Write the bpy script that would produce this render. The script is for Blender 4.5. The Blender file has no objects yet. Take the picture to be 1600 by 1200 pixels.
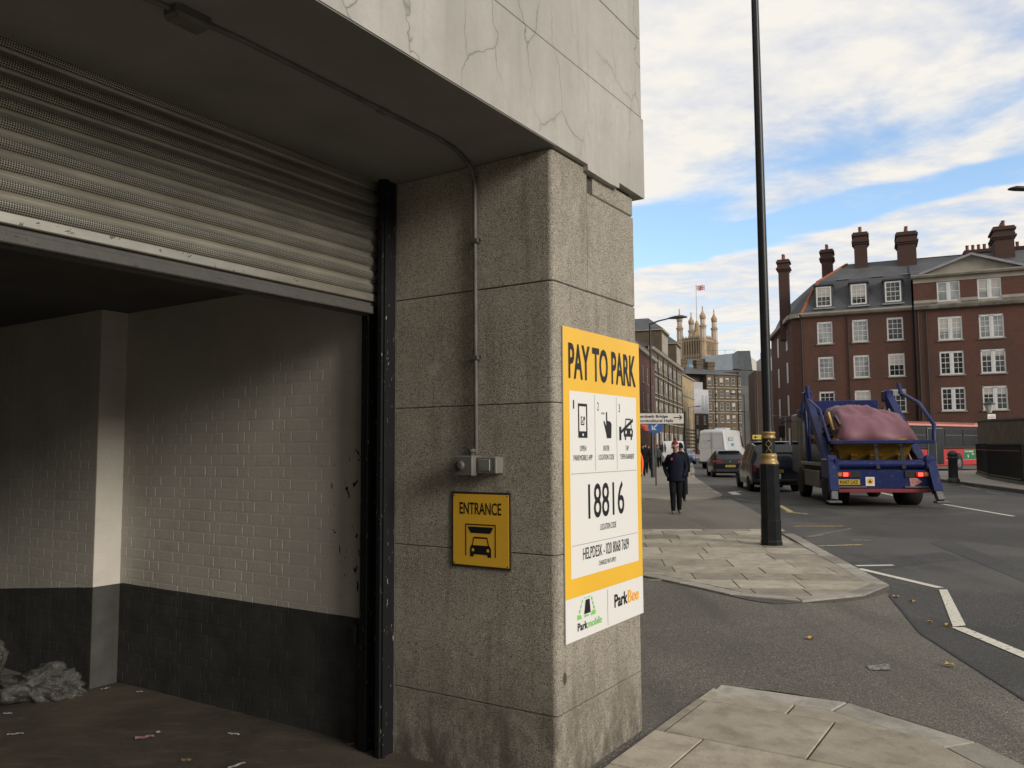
import bpy, bmesh, math, random
from mathutils import Vector, Matrix, noise
random.seed(7)
S = bpy.context.scene
COL = S.collection
R = math.radians
# ------------------------------------------------------------------ camera
CAM_H, PITCH, ROLL, FPX = 1.65, R(4.5), R(0.35), 1270.0
CM = Matrix.Rotation(math.pi/2 + PITCH, 3, 'X') @ Matrix.Rotation(-ROLL, 3, 'Z')
cd = bpy.data.cameras.new('camera'); cam = bpy.data.objects.new('camera', cd); COL.objects.link(cam)
cam.matrix_world = Matrix.Translation((0, 0, CAM_H)) @ CM.to_4x4()
cd.sensor_width = 36.0; cd.lens = 36.0*FPX/1600.0; cd.clip_start = 0.05; cd.clip_end = 6000
S.camera = cam
# ------------------------------------------------------------------ sky, sun, exposure
SUN_AZ, SUN_EL = 133.0, 21.0
w = bpy.data.worlds.new('World'); S.world = w; w.use_nodes = True
nt = w.node_tree; nt.nodes.clear()
def nn(t, **k):
    n = nt.nodes.new(t)
    for a, b in k.items(): setattr(n, a, b)
    return n
def wm(op, a, b=None, c=None, clamp=False):
    n = nn('ShaderNodeMath', operation=op, use_clamp=clamp)
    for i, v in enumerate((a, b, c)):
        if v is None: continue
        if isinstance(v, (int, float)): n.inputs[i].default_value = v
        else: nt.links.new(v, n.inputs[i])
    return n.outputs[0]
tc = nn('ShaderNodeTexCoord')
sky = nn('ShaderNodeTexSky', sky_type='NISHITA', sun_disc=False)
sky.sun_elevation = R(SUN_EL); sky.sun_rotation = R(SUN_AZ); sky.altitude = 20; sky.air_density = 1.0; sky.dust_density = 1.0; sky.ozone_density = 1.8
sx = nn('ShaderNodeSeparateXYZ'); nt.links.new(tc.outputs['Generated'], sx.inputs[0])
zc = wm('MAXIMUM', sx.outputs[2], 0.035)
px = wm('DIVIDE', sx.outputs[0], zc); py = wm('DIVIDE', sx.outputs[1], zc)
# cloud sheet seen in perspective: s runs across the cloud bands, t along them
s_ = wm('ADD', wm('MULTIPLY', px, 0.79), wm('MULTIPLY', py, 0.61))
t_ = wm('SUBTRACT', wm('MULTIPLY', px, 0.61), wm('MULTIPLY', py, 0.79))
cb = nn('ShaderNodeCombineXYZ'); nt.links.new(s_, cb.inputs[0]); nt.links.new(wm('MULTIPLY', t_, 1.0), cb.inputs[1])
n1 = nn('ShaderNodeTexNoise'); n1.inputs['Scale'].default_value = 1.7; n1.inputs['Detail'].default_value = 8; n1.inputs['Roughness'].default_value = 0.56
n1.inputs['Distortion'].default_value = 0.35
nt.links.new(cb.outputs[0], n1.inputs['Vector'])
n2 = nn('ShaderNodeTexNoise'); n2.inputs['Scale'].default_value = 7.0; n2.inputs['Detail'].default_value = 6; n2.inputs['Roughness'].default_value = 0.6
nt.links.new(cb.outputs[0], n2.inputs['Vector'])
n3 = nn('ShaderNodeTexNoise'); n3.inputs['Scale'].default_value = 1.1; n3.inputs['Detail'].default_value = 3
nt.links.new(cb.outputs[0], n3.inputs['Vector'])
sw = wm('ADD', s_, wm('MULTIPLY', wm('SUBTRACT', n3.outputs[0], 0.5), 0.5))
bias = nn('ShaderNodeValToRGB'); nt.links.new(wm('DIVIDE', sw, 6.0, clamp=True), bias.inputs[0])
cr = bias.color_ramp; cr.interpolation = 'EASE'
pts = [(0.0, .70), (1.9, .74), (2.35, .58), (2.58, .42), (2.78, .66), (2.92, .58), (3.04, .26), (3.34, .22), (3.50, .66), (4.3, .68), (6.0, .64)]
while len(cr.elements) < len(pts): cr.elements.new(0.5)
for e, (p_, v_) in zip(cr.elements, pts): e.position = p_/6.0; e.color = (v_, v_, v_, 1)
dens = wm('ADD', bias.outputs[0], wm('ADD', wm('MULTIPLY', wm('SUBTRACT', n1.outputs[0], 0.5), 0.92), wm('MULTIPLY', wm('SUBTRACT', n2.outputs[0], 0.5), 0.22)))
gap = nn('ShaderNodeMapRange', interpolation_type='SMOOTHSTEP'); nt.links.new(t_, gap.inputs[0])
for i, v_ in zip((1, 2, 3, 4), (-1.85, -2.45, 0.0, 1.0)): gap.inputs[i].default_value = v_
gs = nn('ShaderNodeMapRange', interpolation_type='SMOOTHSTEP'); nt.links.new(wm('ABSOLUTE', wm('SUBTRACT', sw, 2.85)), gs.inputs[0])
for i, v_ in zip((1, 2, 3, 4), (0.22, 0.55, 1.0, 0.0)): gs.inputs[i].default_value = v_
dens = wm('SUBTRACT', dens, wm('MULTIPLY', wm('MULTIPLY', gap.outputs[0], gs.outputs[0]), 0.34))
cov = nn('ShaderNodeMapRange', interpolation_type='SMOOTHSTEP'); nt.links.new(dens, cov.inputs[0])
cov.inputs[1].default_value = 0.27; cov.inputs[2].default_value = 0.72; cov.inputs[3].default_value = 0.0; cov.inputs[4].default_value = 1.0
ccol = nn('ShaderNodeValToRGB')
nt.links.new(wm('ADD', n1.outputs[0], wm('MULTIPLY', wm('SUBTRACT', n2.outputs[0], 0.5), 0.5)), ccol.inputs[0])
e = ccol.color_ramp.elements; e[0].position = 0.30; e[0].color = (0.35, 0.372, 0.425, 1); e[1].position = 0.60; e[1].color = (0.505, 0.485, 0.45, 1)
bg1 = nn('ShaderNodeBackground'); bg1.inputs[1].default_value = 0.14; nt.links.new(sky.outputs[0], bg1.inputs[0])
bg2 = nn('ShaderNodeBackground'); bg2.inputs[1].default_value = 1.0; nt.links.new(ccol.outputs[0], bg2.inputs[0])
mx = nn('ShaderNodeMixShader'); nt.links.new(cov.outputs[0], mx.inputs[0]); nt.links.new(bg1.outputs[0], mx.inputs[1]); nt.links.new(bg2.outputs[0], mx.inputs[2])
wo = nn('ShaderNodeOutputWorld'); nt.links.new(mx.outputs[0], wo.inputs[0])
sd = bpy.data.lights.new('sun', 'SUN'); sd.energy = 1.5; sd.angle = R(21); sd.color = (1.0, 0.93, 0.83)
so = bpy.data.objects.new('sun', sd); COL.objects.link(so)
sdir = Vector((math.sin(R(SUN_AZ))*math.cos(R(SUN_EL)), math.cos(R(SUN_AZ))*math.cos(R(SUN_EL)), math.sin(R(SUN_EL))))
so.rotation_euler = sdir.to_track_quat('Z', 'Y').to_euler(); so.location = sdir*100
S.view_settings.view_transform = 'Standard'; S.view_settings.look = 'None'; S.view_settings.gamma = 1.0
S.view_settings.use_curve_mapping = False
S.view_settings.exposure = 0.9

# ------------------------------------------------------------------ helpers
def ray(u, v): return CM @ Vector(((u-800)/FPX, (600-v)/FPX, -1.0))
def gp(u, v, z=0.0):            # point of a level surface
    d = ray(u, v); return Vector((0, 0, CAM_H)) + d*((z-CAM_H)/d.z)
def yd(u, v, Y):                # point at a distance
    d = ray(u, v); return Vector((0, 0, CAM_H)) + d*(Y/d.y)

def new_mat(name):
    m = bpy.data.materials.new(name); m.use_nodes = True
    return m
class NT:
    def __init__(s, m):
        s.t = m.node_tree; s.b = next(n for n in s.t.nodes if n.type == 'BSDF_PRINCIPLED')
    def n(s, t, **k):
        x = s.t.nodes.new(t)
        for a, b in k.items(): setattr(x, a, b)
        return x
    def l(s, a, b): s.t.links.new(a, b)
    def setv(s, inp, v):
        if v is None: return
        if hasattr(v, 'is_output') or isinstance(v, bpy.types.NodeSocket): s.l(v, inp)
        else:
            try: inp.default_value = v
            except Exception: inp.default_value = (*v, 1) if len(v) == 3 else v
    def math(s, op, a, b=None, c=None, clamp=False):
        x = s.n('ShaderNodeMath', operation=op, use_clamp=clamp)
        for i, v in enumerate((a, b, c)): s.setv(x.inputs[i], v)
        return x.outputs[0]
    def pos(s): return s.n('ShaderNodeNewGeometry').outputs['Position']
    def obj(s): return s.n('ShaderNodeTexCoord').outputs['Object']
    def mapping(s, v, scale=(1, 1, 1), rot=(0, 0, 0), loc=(0, 0, 0)):
        x = s.n('ShaderNodeMapping'); s.l(v, x.inputs[0]); x.inputs['Scale'].default_value = scale; x.inputs['Rotation'].default_value = rot; x.inputs['Location'].default_value = loc
        return x.outputs[0]
    def noise(s, v, scale, detail=5, rough=0.55, dist=0):
        x = s.n('ShaderNodeTexNoise'); s.l(v, x.inputs['Vector']); x.inputs['Scale'].default_value = scale; x.inputs['Detail'].default_value = detail
        x.inputs['Roughness'].default_value = rough; x.inputs['Distortion'].default_value = dist
        return x.outputs[0]
    def vor(s, v, scale, feature='F1', out='Distance'):
        x = s.n('ShaderNodeTexVoronoi', feature=feature); s.l(v, x.inputs['Vector']); x.inputs['Scale'].default_value = scale
        return x.outputs[out]
    def ramp(s, f, *stops):
        x = s.n('ShaderNodeValToRGB'); s.l(f, x.inputs[0]); e = x.color_ramp.elements
        while len(e) < len(stops): e.new(0.5)
        for q, (p, c) in zip(e, stops):
            q.position = p; q.color = (c, c, c, 1) if isinstance(c, (int, float)) else (*c, 1)
        return x.outputs[0]
    def mix(s, f, a, b, mode='MIX'):
        x = s.n('ShaderNodeMix', data_type='RGBA', blend_type=mode)
        s.setv(x.inputs[0], f); s.setv(x.inputs[6], a if not isinstance(a, tuple) else (*a, 1)); s.setv(x.inputs[7], b if not isinstance(b, tuple) else (*b, 1))
        return x.outputs[2]
    def bump(s, h, strength, dist=0.01, prev=None):
        x = s.n('ShaderNodeBump'); s.l(h, x.inputs['Height']); x.inputs['Strength'].default_value = strength; x.inputs['Distance'].default_value = dist
        if prev is not None: s.l(prev, x.inputs['Normal'])
        return x.outputs[0]
    def rnd(s): return s.n('ShaderNodeObjectInfo').outputs['Random']
    def out(s, col=None, rough=None, nrm=None, metal=None, spec=None, coat=None, alpha=None, trans=None):
        for k, v in (('Base Color', col), ('Roughness', rough), ('Normal', nrm), ('Metallic', metal), ('Specular IOR Level', spec), ('Coat Weight', coat), ('Alpha', alpha), ('Transmission Weight', trans)):
            if v is None: continue
            if isinstance(v, tuple) and len(v) == 3: v = (*v, 1)
            s.setv(s.b.inputs[k], v)
_mc = {}
def mat(name, c, c2=None, scale=3.0, rough=0.7, metal=0.0, bump=0.0, bscale=60.0, rnd=0.0, coat=0.0, spec=0.4, rough2=None):
    if name in _mc: return _mc[name]
    m = new_mat(name); t = NT(m); p = t.pos()
    col = c
    f = t.noise(p, scale, 6)
    if c2 is not None: col = t.mix(t.ramp(f, (0.32, 0.0), (0.68, 1.0)), c, c2)
    if rnd:
        v = t.math('ADD', t.math('MULTIPLY', t.rnd(), 2*rnd), 1-rnd)
        h = t.n('ShaderNodeHueSaturation'); t.setv(h.inputs['Color'], (*col, 1) if isinstance(col, tuple) else col); t.l(v, h.inputs['Value']); col = h.outputs[0]
    nrm = t.bump(t.noise(p, bscale, 4), bump, 0.006) if bump else None
    r = rough if rough2 is None else t.math('ADD', t.math('MULTIPLY', f, rough2-rough), rough)
    t.out(col, r, nrm, metal, spec, coat)
    _mc[name] = m
    return m

class MB:
    """collects polygons; build() links them as one mesh object"""
    def __init__(s): s.v = []; s.f = []; s.m = []; s.s = []
    def add(s, vs, fs, mi=0, sm=False):
        o = len(s.v); s.v += [tuple(x) for x in vs]
        for f in fs: s.f.append([i+o for i in f]); s.m.append(mi); s.s.append(sm)
        return s
    def box(s, x0, x1, y0, y1, z0, z1, mi=0):
        return s.add([(x0,y0,z0),(x1,y0,z0),(x1,y1,z0),(x0,y1,z0),(x0,y0,z1),(x1,y0,z1),(x1,y1,z1),(x0,y1,z1)],
                     [(0,3,2,1),(4,5,6,7),(0,1,5,4),(1,2,6,5),(2,3,7,6),(3,0,4,7)], mi)
    def cbox(s, x0, x1, y0, y1, z0, z1, c=0.01, mi=0, seg=1):
        bm = bmesh.new(); bmesh.ops.create_cube(bm, size=1.0)
        for q in bm.verts: q.co = Vector(((x0+x1)/2+q.co.x*(x1-x0), (y0+y1)/2+q.co.y*(y1-y0), (z0+z1)/2+q.co.z*(z1-z0)))
        bmesh.ops.bevel(bm, geom=bm.edges[:], offset=c, segments=seg, affect='EDGES', profile=0.5)
        bm.verts.index_update(); s.add([q.co[:] for q in bm.verts], [[q.index for q in f.verts] for f in bm.faces], mi, seg > 1); bm.free()
        return s
    def bar(s, p0, p1, w_, h_, mi=0, up=(0,0,1)):
        p0, p1 = Vector(p0), Vector(p1); d = (p1-p0).normalized(); u = Vector(up)
        if abs(d.dot(u)) > 0.98: u = Vector((0,1,0))
        x = d.cross(u).normalized()*w_/2; y = x.cross(d).normalized()*h_/2
        vs = [p+a*x+b*y for p in (p0, p1) for a, b in ((-1,-1),(1,-1),(1,1),(-1,1))]
        return s.add(vs, [(0,3,2,1),(4,5,6,7),(0,1,5,4),(1,2,6,5),(2,3,7,6),(3,0,4,7)], mi)
    def tube(s, path, r, n=10, mi=0, caps=True):
        path = [Vector(p) for p in path]; rs = r if isinstance(r, (list, tuple)) else [r]*len(path)
        vs = []; prev = None
        for i, p in enumerate(path):
            d = (path[min(i+1, len(path)-1)]-path[max(i-1, 0)]).normalized()
            if prev is None:
                u = Vector((0,0,1)) if abs(d.z) < 0.9 else Vector((1,0,0))
                prev = d.cross(u).normalized()
            x = (prev - d*prev.dot(d)).normalized(); y = d.cross(x); prev = x
            vs += [p + (x*math.cos(2*math.pi*k/n)+y*math.sin(2*math.pi*k/n))*rs[i] for k in range(n)]
        fs = [(i*n+k, i*n+(k+1)%n, (i+1)*n+(k+1)%n, (i+1)*n+k) for i in range(len(path)-1) for k in range(n)]
        s.add(vs, fs, mi, True)
        if caps: s.add(vs[:n], [tuple(range(n))[::-1]], mi); s.add(vs[-n:], [tuple(range(n))], mi)
        return s
    def lathe(s, prof, c=(0,0,0), n=16, mi=0, smooth=True, ph=0.0, axis='Z'):
        vs = []
        for r, z in prof:
            for k in range(n):
                a = ph+2*math.pi*k/n; q = (r*math.cos(a), r*math.sin(a), z)
                if axis == 'X': q = (z, r*math.cos(a), r*math.sin(a))
                if axis == 'Y': q = (r*math.cos(a), z, -r*math.sin(a))
                vs.append((c[0]+q[0], c[1]+q[1], c[2]+q[2]))
        L = len(prof)
        fs = [(i*n+k, i*n+(k+1)%n, (i+1)*n+(k+1)%n, (i+1)*n+k) for i in range(L-1) for k in range(n)]
        s.add(vs, fs, mi, smooth)
        s.add(vs[:n], [tuple(range(n))[::-1]], mi); s.add(vs[-n:], [tuple(range(n))], mi)
        return s
    def prism(s, poly, z0, z1, c=0.0, mi=0):
        n = len(poly); A = sum(poly[i][0]*poly[(i+1)%n][1]-poly[(i+1)%n][0]*poly[i][1] for i in range(n))
        if A < 0: poly = poly[::-1]
        cx = sum(p[0] for p in poly)/n; cy = sum(p[1] for p in poly)/n
        def ring(z, i_):
            out = []
            for p in poly:
                d = math.hypot(p[0]-cx, p[1]-cy) or 1; k = 1-i_*1.4/d
                out.append((cx+(p[0]-cx)*k, cy+(p[1]-cy)*k, z))
            return out
        rings = [ring(z0, 0), ring(z1, 0)] if c == 0 else [ring(z0, c), ring(z0+c, 0), ring(z1-c, 0), ring(z1, c)]
        vs = [q for r_ in rings for q in r_]
        fs = [(i*n+k, i*n+(k+1)%n, (i+1)*n+(k+1)%n, (i+1)*n+k) for i in range(len(rings)-1) for k in range(n)]
        fs += [tuple(range(n))[::-1], tuple((len(rings)-1)*n+k for k in range(n))]
        return s.add(vs, fs, mi)
    def profx(s, prof, x0, x1, mi=0, smooth=False):   # (y,z) outline extruded along x
        n = len(prof); vs = [(x0, y, z) for y, z in prof]+[(x1, y, z) for y, z in prof]
        return s.add(vs, [(k, (k+1)%n, n+(k+1)%n, n+k) for k in range(n)] + [tuple(range(n))[::-1], tuple(range(n, 2*n))], mi, smooth)
    def plate(s, poly, y0, y1, mi=0):                 # (x,z) outline between two y
        n = len(poly); A = sum(poly[i][0]*poly[(i+1)%n][1]-poly[(i+1)%n][0]*poly[i][1] for i in range(n))
        if A < 0: poly = poly[::-1]
        vs = [(x, y0, z) for x, z in poly]+[(x, y1, z) for x, z in poly]
        return s.add(vs, [tuple(range(n)), tuple(range(n, 2*n))[::-1]]+[(k, n+k, n+(k+1)%n, (k+1)%n) for k in range(n)], mi)
    def face(s, *pts, mi=0): return s.add(pts, [tuple(range(len(pts)))], mi)
    def mesh(s, name, mats):
        me = bpy.data.meshes.new(name); me.from_pydata(s.v, [], s.f)
        for m in (mats if isinstance(mats, (list, tuple)) else [mats]): me.materials.append(m)
        me.polygons.foreach_set('material_index', s.m); me.polygons.foreach_set('use_smooth', s.s); me.update()
        return me
    def build(s, name, mats, parent=None, loc=(0,0,0), rz=0.0):
        return link(name, s.mesh(name, mats), parent, loc, rz)
def link(name, me, parent=None, loc=(0,0,0), rz=0.0):
    o = bpy.data.objects.new(name, me); COL.objects.link(o); o.location = loc; o.rotation_euler = (0, 0, rz)
    if parent: o.parent = parent
    return o
def fixn(o):
    bm = bmesh.new(); bm.from_mesh(o.data); bmesh.ops.recalc_face_normals(bm, faces=bm.faces[:]); bm.to_mesh(o.data); bm.free(); return o
def smooth_by_angle(o, deg=35):
    o.data.shade_smooth() if hasattr(o.data, 'shade_smooth') else None
    try: o.data.set_sharp_from_angle(angle=R(deg))
    except Exception: pass
    return o
def tag(o, label, cat, group=None):
    o['label'] = label; o['category'] = cat
    if group: o['group'] = group
    return o
def struct(o): o['kind'] = 'structure'; return o
def stuff(o): o['kind'] = 'stuff'; return o
def thing(name, label, cat, loc=(0,0,0), rz=0.0, group=None):
    return tag(link(name, None, None, loc, rz), label, cat, group)
def copy_tree(o, parent=None):
    c = o.copy(); COL.objects.link(c)
    if parent: c.parent = parent
    for ch in list(o.children): copy_tree(ch, c)
    return c
_tx = {}
def text(body, h, mt, parent, x, z, y=-0.004, width=None, align='CENTER', bold=0.0, name='lettering', italic=0, asc=0.73):
    """flat print in the x-z plane facing -y; h = cap height, width = fitted width"""
    cu = bpy.data.curves.new(name, 'FONT'); cu.body = body; cu.size = 1.0; cu.resolution_u = 3; cu.offset = bold; cu.shear = italic
    ob = bpy.data.objects.new(name, cu); COL.objects.link(ob)
    bpy.context.view_layer.update()
    me = bpy.data.meshes.new_from_object(ob.evaluated_get(bpy.context.evaluated_depsgraph_get()))
    bpy.data.objects.remove(ob); bpy.data.curves.remove(cu)
    xs = [q.co.x for q in me.vertices]; x0, x1 = min(xs), max(xs)
    ky = h/asc; kx = ky if width is None else width/(x1-x0)
    ax = {'CENTER': (x0+x1)/2, 'LEFT': x0, 'RIGHT': x1}[align]
    for q in me.vertices: q.co = Vector((x+(q.co.x-ax)*kx, y, z+q.co.y*ky))
    me.materials.clear(); me.materials.append(mt)
    o = bpy.data.objects.new(name, me); COL.objects.link(o); o.parent = parent
    return o
def clip_convex(subj, clip):    # Sutherland-Hodgman, clip is convex and counter-clockwise
    out = subj
    for i in range(len(clip)):
        a, b = clip[i], clip[(i+1)%len(clip)]
        inp, out = out, []
        if not inp: break
        def side(p): return (b[0]-a[0])*(p[1]-a[1])-(b[1]-a[1])*(p[0]-a[0])
        for j in range(len(inp)):
            p, q = inp[j], inp[(j+1)%len(inp)]; sp, sq = side(p), side(q)
            if sp >= 0: out.append(p)
            if (sp >= 0) != (sq >= 0):
                k = sp/(sp-sq); out.append((p[0]+(q[0]-p[0])*k, p[1]+(q[1]-p[1])*k))
    return out
def area(p): return abs(sum(p[i][0]*p[(i+1)%len(p)][1]-p[(i+1)%len(p)][0]*p[i][1] for i in range(len(p))))/2
# ------------------------------------------------------------------ garage frame
C0 = Vector((0.204, 3.984, 0.0)); FAZ = R(33.2); FRZ = math.pi/2 - FAZ
AX = Vector((math.sin(FAZ), math.cos(FAZ), 0)); BX = Vector((-math.cos(FAZ), math.sin(FAZ), 0))
def ab(a, b, z=0.0): return C0 + AX*a + BX*b + Vector((0, 0, z))
def to_ab(p): d = Vector((p[0], p[1], 0))-C0; return d.dot(AX), d.dot(BX)

# ------------------------------------------------------------------ main materials
def m_aggregate():
    m = new_mat('exposed aggregate stone'); t = NT(m); p = t.pos()
    base = t.mix(t.ramp(t.noise(p, 2.2, 6, 0.6), (0.3, 0.0), (0.7, 1.0)), (0.285, 0.255, 0.205), (0.42, 0.382, 0.312))
    sp = t.vor(p, 250, out='Color'); sep = t.n('ShaderNodeSeparateColor'); t.l(sp, sep.inputs[0])
    base = t.mix(t.math('MULTIPLY', t.ramp(sep.outputs[0], (0.45, 0.0), (0.9, 1.0)), 0.6), base, (0.56, 0.52, 0.44))
    base = t.mix(t.math('MULTIPLY', t.ramp(sep.outputs[1], (0.62, 0.0), (0.95, 1.0)), 0.85), base, (0.075, 0.062, 0.048))
    g = t.noise(p, 340, 3, 0.6)
    base = t.mix(t.ramp(g, (0.28, 0.75), (0.5, 0.0)), base, (0.09, 0.075, 0.06))
    st = t.noise(t.mapping(p, (6, 6, 0.55)), 1.7, 7, 0.68)
    base = t.mix(t.math('MULTIPLY', t.ramp(st, (0.52, 0.0), (0.72, 1.0)), 0.42), base, (0.085, 0.076, 0.062))
    blot = t.noise(p, 6.5, 6, 0.7)
    base = t.mix(t.math('MULTIPLY', t.ramp(blot, (0.56, 0.0), (0.70, 1.0)), 0.45), base, (0.50, 0.46, 0.385))
    z = t.n('ShaderNodeSeparateXYZ'); t.l(p, z.inputs[0])
    spots = t.math('MULTIPLY', t.ramp(t.vor(t.mapping(p, (1, 1, .6)), 3.1), (0.045, 0.9), (0.075, 0.0)), t.ramp(t.noise(p, 3.0, 2), (0.50, 0.0), (0.56, 1.0)))
    base = t.mix(spots, base, (0.05, 0.045, 0.04))
    dirt = t.math('MULTIPLY', t.ramp(z.outputs[2], (0.0, 1.0), (0.7, 0.0)), t.ramp(t.noise(t.mapping(p, (1.6, 1.6, .8)), 4.5, 7, .7), (0.40, 0.0), (0.58, 0.9)))
    base = t.mix(dirt, base, (0.09, 0.08, 0.065))
    n = t.bump(t.math('ADD', t.vor(p, 250), t.math('MULTIPLY', g, 0.8)), 0.7, 0.005)
    t.out(base, 0.9, n, 0, 0.2); return m
def m_panel():
    m = new_mat('weathered pale concrete'); t = NT(m); p = t.pos()
    q = t.n('ShaderNodeVectorMath', operation='SUBTRACT'); t.l(p, q.inputs[0]); q.inputs[1].default_value = C0
    l = t.mapping(q.outputs[0], (1, 1, 1), (0, 0, -FRZ))
    f = t.noise(t.mapping(l, (1, 1, 0.45)), 1.6, 8, 0.62)
    base = t.mix(t.ramp(f, (0.35, 0.0), (0.66, 1.0)), (0.30, 0.287, 0.258), (0.43, 0.413, 0.375))
    fine = t.noise(p, 24, 6, 0.65)
    base = t.mix(t.ramp(fine, (0.38, 0.35), (0.52, 0.0)), base, (0.34, 0.325, 0.29))
    stk = t.noise(t.mapping(l, (7, 7, 0.5)), 1.4, 5, 0.6)
    base = t.mix(t.math('MULTIPLY', t.ramp(stk, (0.55, 0.0), (0.72, 1.0)), 0.45), base, (0.27, 0.26, 0.24))
    # hairline cracks and pinholes
    wob = t.n('ShaderNodeTexNoise'); t.l(l, wob.inputs['Vector']); wob.inputs['Scale'].default_value = 3.2; wob.inputs['Detail'].default_value = 4
    wv = t.n('ShaderNodeVectorMath', operation='MULTIPLY_ADD'); t.l(wob.outputs['Color'], wv.inputs[0]); wv.inputs[1].default_value = (0.30, 0.30, 0.30); t.l(l, wv.inputs[2])
    cl = t.mapping(wv.outputs[0], (2.1, 0.05, 0.85))
    d = t.vor(cl, 1.55, 'DISTANCE_TO_EDGE')
    crack = t.math('MULTIPLY', t.ramp(d, (0.0, 1.0), (0.009, 0.0)), t.ramp(t.noise(l, 1.3, 3), (0.44, 0.0), (0.56, 0.72)))
    halo = t.math('MULTIPLY', t.ramp(d, (0.0, 1.0), (0.05, 0.0)), 0.18)
    base = t.mix(halo, base, (0.28, 0.27, 0.24)); base = t.mix(crack, base, (0.14, 0.13, 0.115))
    pin = t.math('MULTIPLY', t.ramp(t.vor(p, 45), (0.0, 1.0), (0.13, 0.0)), t.ramp(t.noise(p, 9, 2), (0.5, 0.0), (0.6, 0.8)))
    base = t.mix(pin, base, (0.12, 0.11, 0.10))
    n = t.bump(t.math('SUBTRACT', t.math('ADD', fine, t.math('MULTIPLY', t.noise(p, 140, 3), 0.35)), t.math('ADD', t.math('MULTIPLY', crack, 1.5), pin)), 0.4, 0.006)
    t.out(base, 0.85, n, 0, 0.25); return m
def m_paint():
    """old cream emulsion above, dark grey masonry paint below, chipped near the opening"""
    m = new_mat('two tone painted masonry'); t = NT(m); p = t.pos()
    q = t.n('ShaderNodeVectorMath', operation='SUBTRACT'); t.l(p, q.inputs[0]); q.inputs[1].default_value = C0
    l = t.mapping(q.outputs[0], (1, 1, 1), (0, 0, -FRZ))
    s = t.n('ShaderNodeSeparateXYZ'); t.l(l, s.inputs[0]); b = s.outputs[1]; z = s.outputs[2]
    zl = t.math('SUBTRACT', 0.695, t.math('MULTIPLY', t.math('MAXIMUM', t.math('SUBTRACT', b, 3.6), 0.0), 0.094))
    zl = t.math('ADD', zl, t.math('MULTIPLY', t.math('SUBTRACT', t.noise(l, 6, 3), 0.5), 0.008))
    low = t.math('LESS_THAN', z, zl)
    f = t.noise(p, 1.8, 6)
    white = t.mix(t.ramp(f, (0.3, 0.0), (0.7, 1.0)), (0.45, 0.422, 0.372), (0.57, 0.537, 0.478))
    scuff = t.noise(t.mapping(l, (1, 1, 2.6)), 4.0, 7, 0.7)
    white = t.mix(t.math('MULTIPLY', t.ramp(scuff, (0.58, 0.0), (0.75, 1.0)), 0.35), white, (0.22, 0.20, 0.175))
    grey = t.mix(t.ramp(t.noise(p, 5, 5), (0.35, 0.0), (0.7, 1.0)), (0.052, 0.050, 0.047), (0.078, 0.075, 0.070))
    rub = t.math('MULTIPLY', t.ramp(t.noise(t.mapping(l, (1, 1.6, 1)), 14, 6, 0.7), (0.66, 0.0), (0.70, 0.9)), t.ramp(z, (0.0, 1.0), (0.22, 0.0)))
    grey = t.mix(rub, grey, (0.30, 0.29, 0.27))
    col = t.mix(low, white, grey)
    near = t.ramp(t.math('DIVIDE', b, 4.0), (0.30, 1.0), (0.66, 0.0))
    ch = t.noise(t.mapping(l, (6, 14, 6)), 1.35, 4, 0.62, 0.6)
    zb = t.ramp(t.math('DIVIDE', z, 3.0), (0.22, 0.0), (0.26, 1.0), (0.55, 1.0), (0.70, 0.0))
    chip = t.math('MULTIPLY', t.math('GREATER_THAN', ch, t.math('SUBTRACT', 0.92, t.math('MULTIPLY', t.math('MULTIPLY', near, zb), 0.335))), t.math('SUBTRACT', 1.0, low))
    col = t.mix(chip, col, (0.035, 0.032, 0.030))
    n = t.bump(t.math('SUBTRACT', t.math('ADD', t.noise(p, 55, 4), t.math('MULTIPLY', t.noise(p, 9, 3), 0.7)), chip), 0.3, 0.005)
    t.out(col, 0.92, n, 0, 0.05); return m
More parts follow.
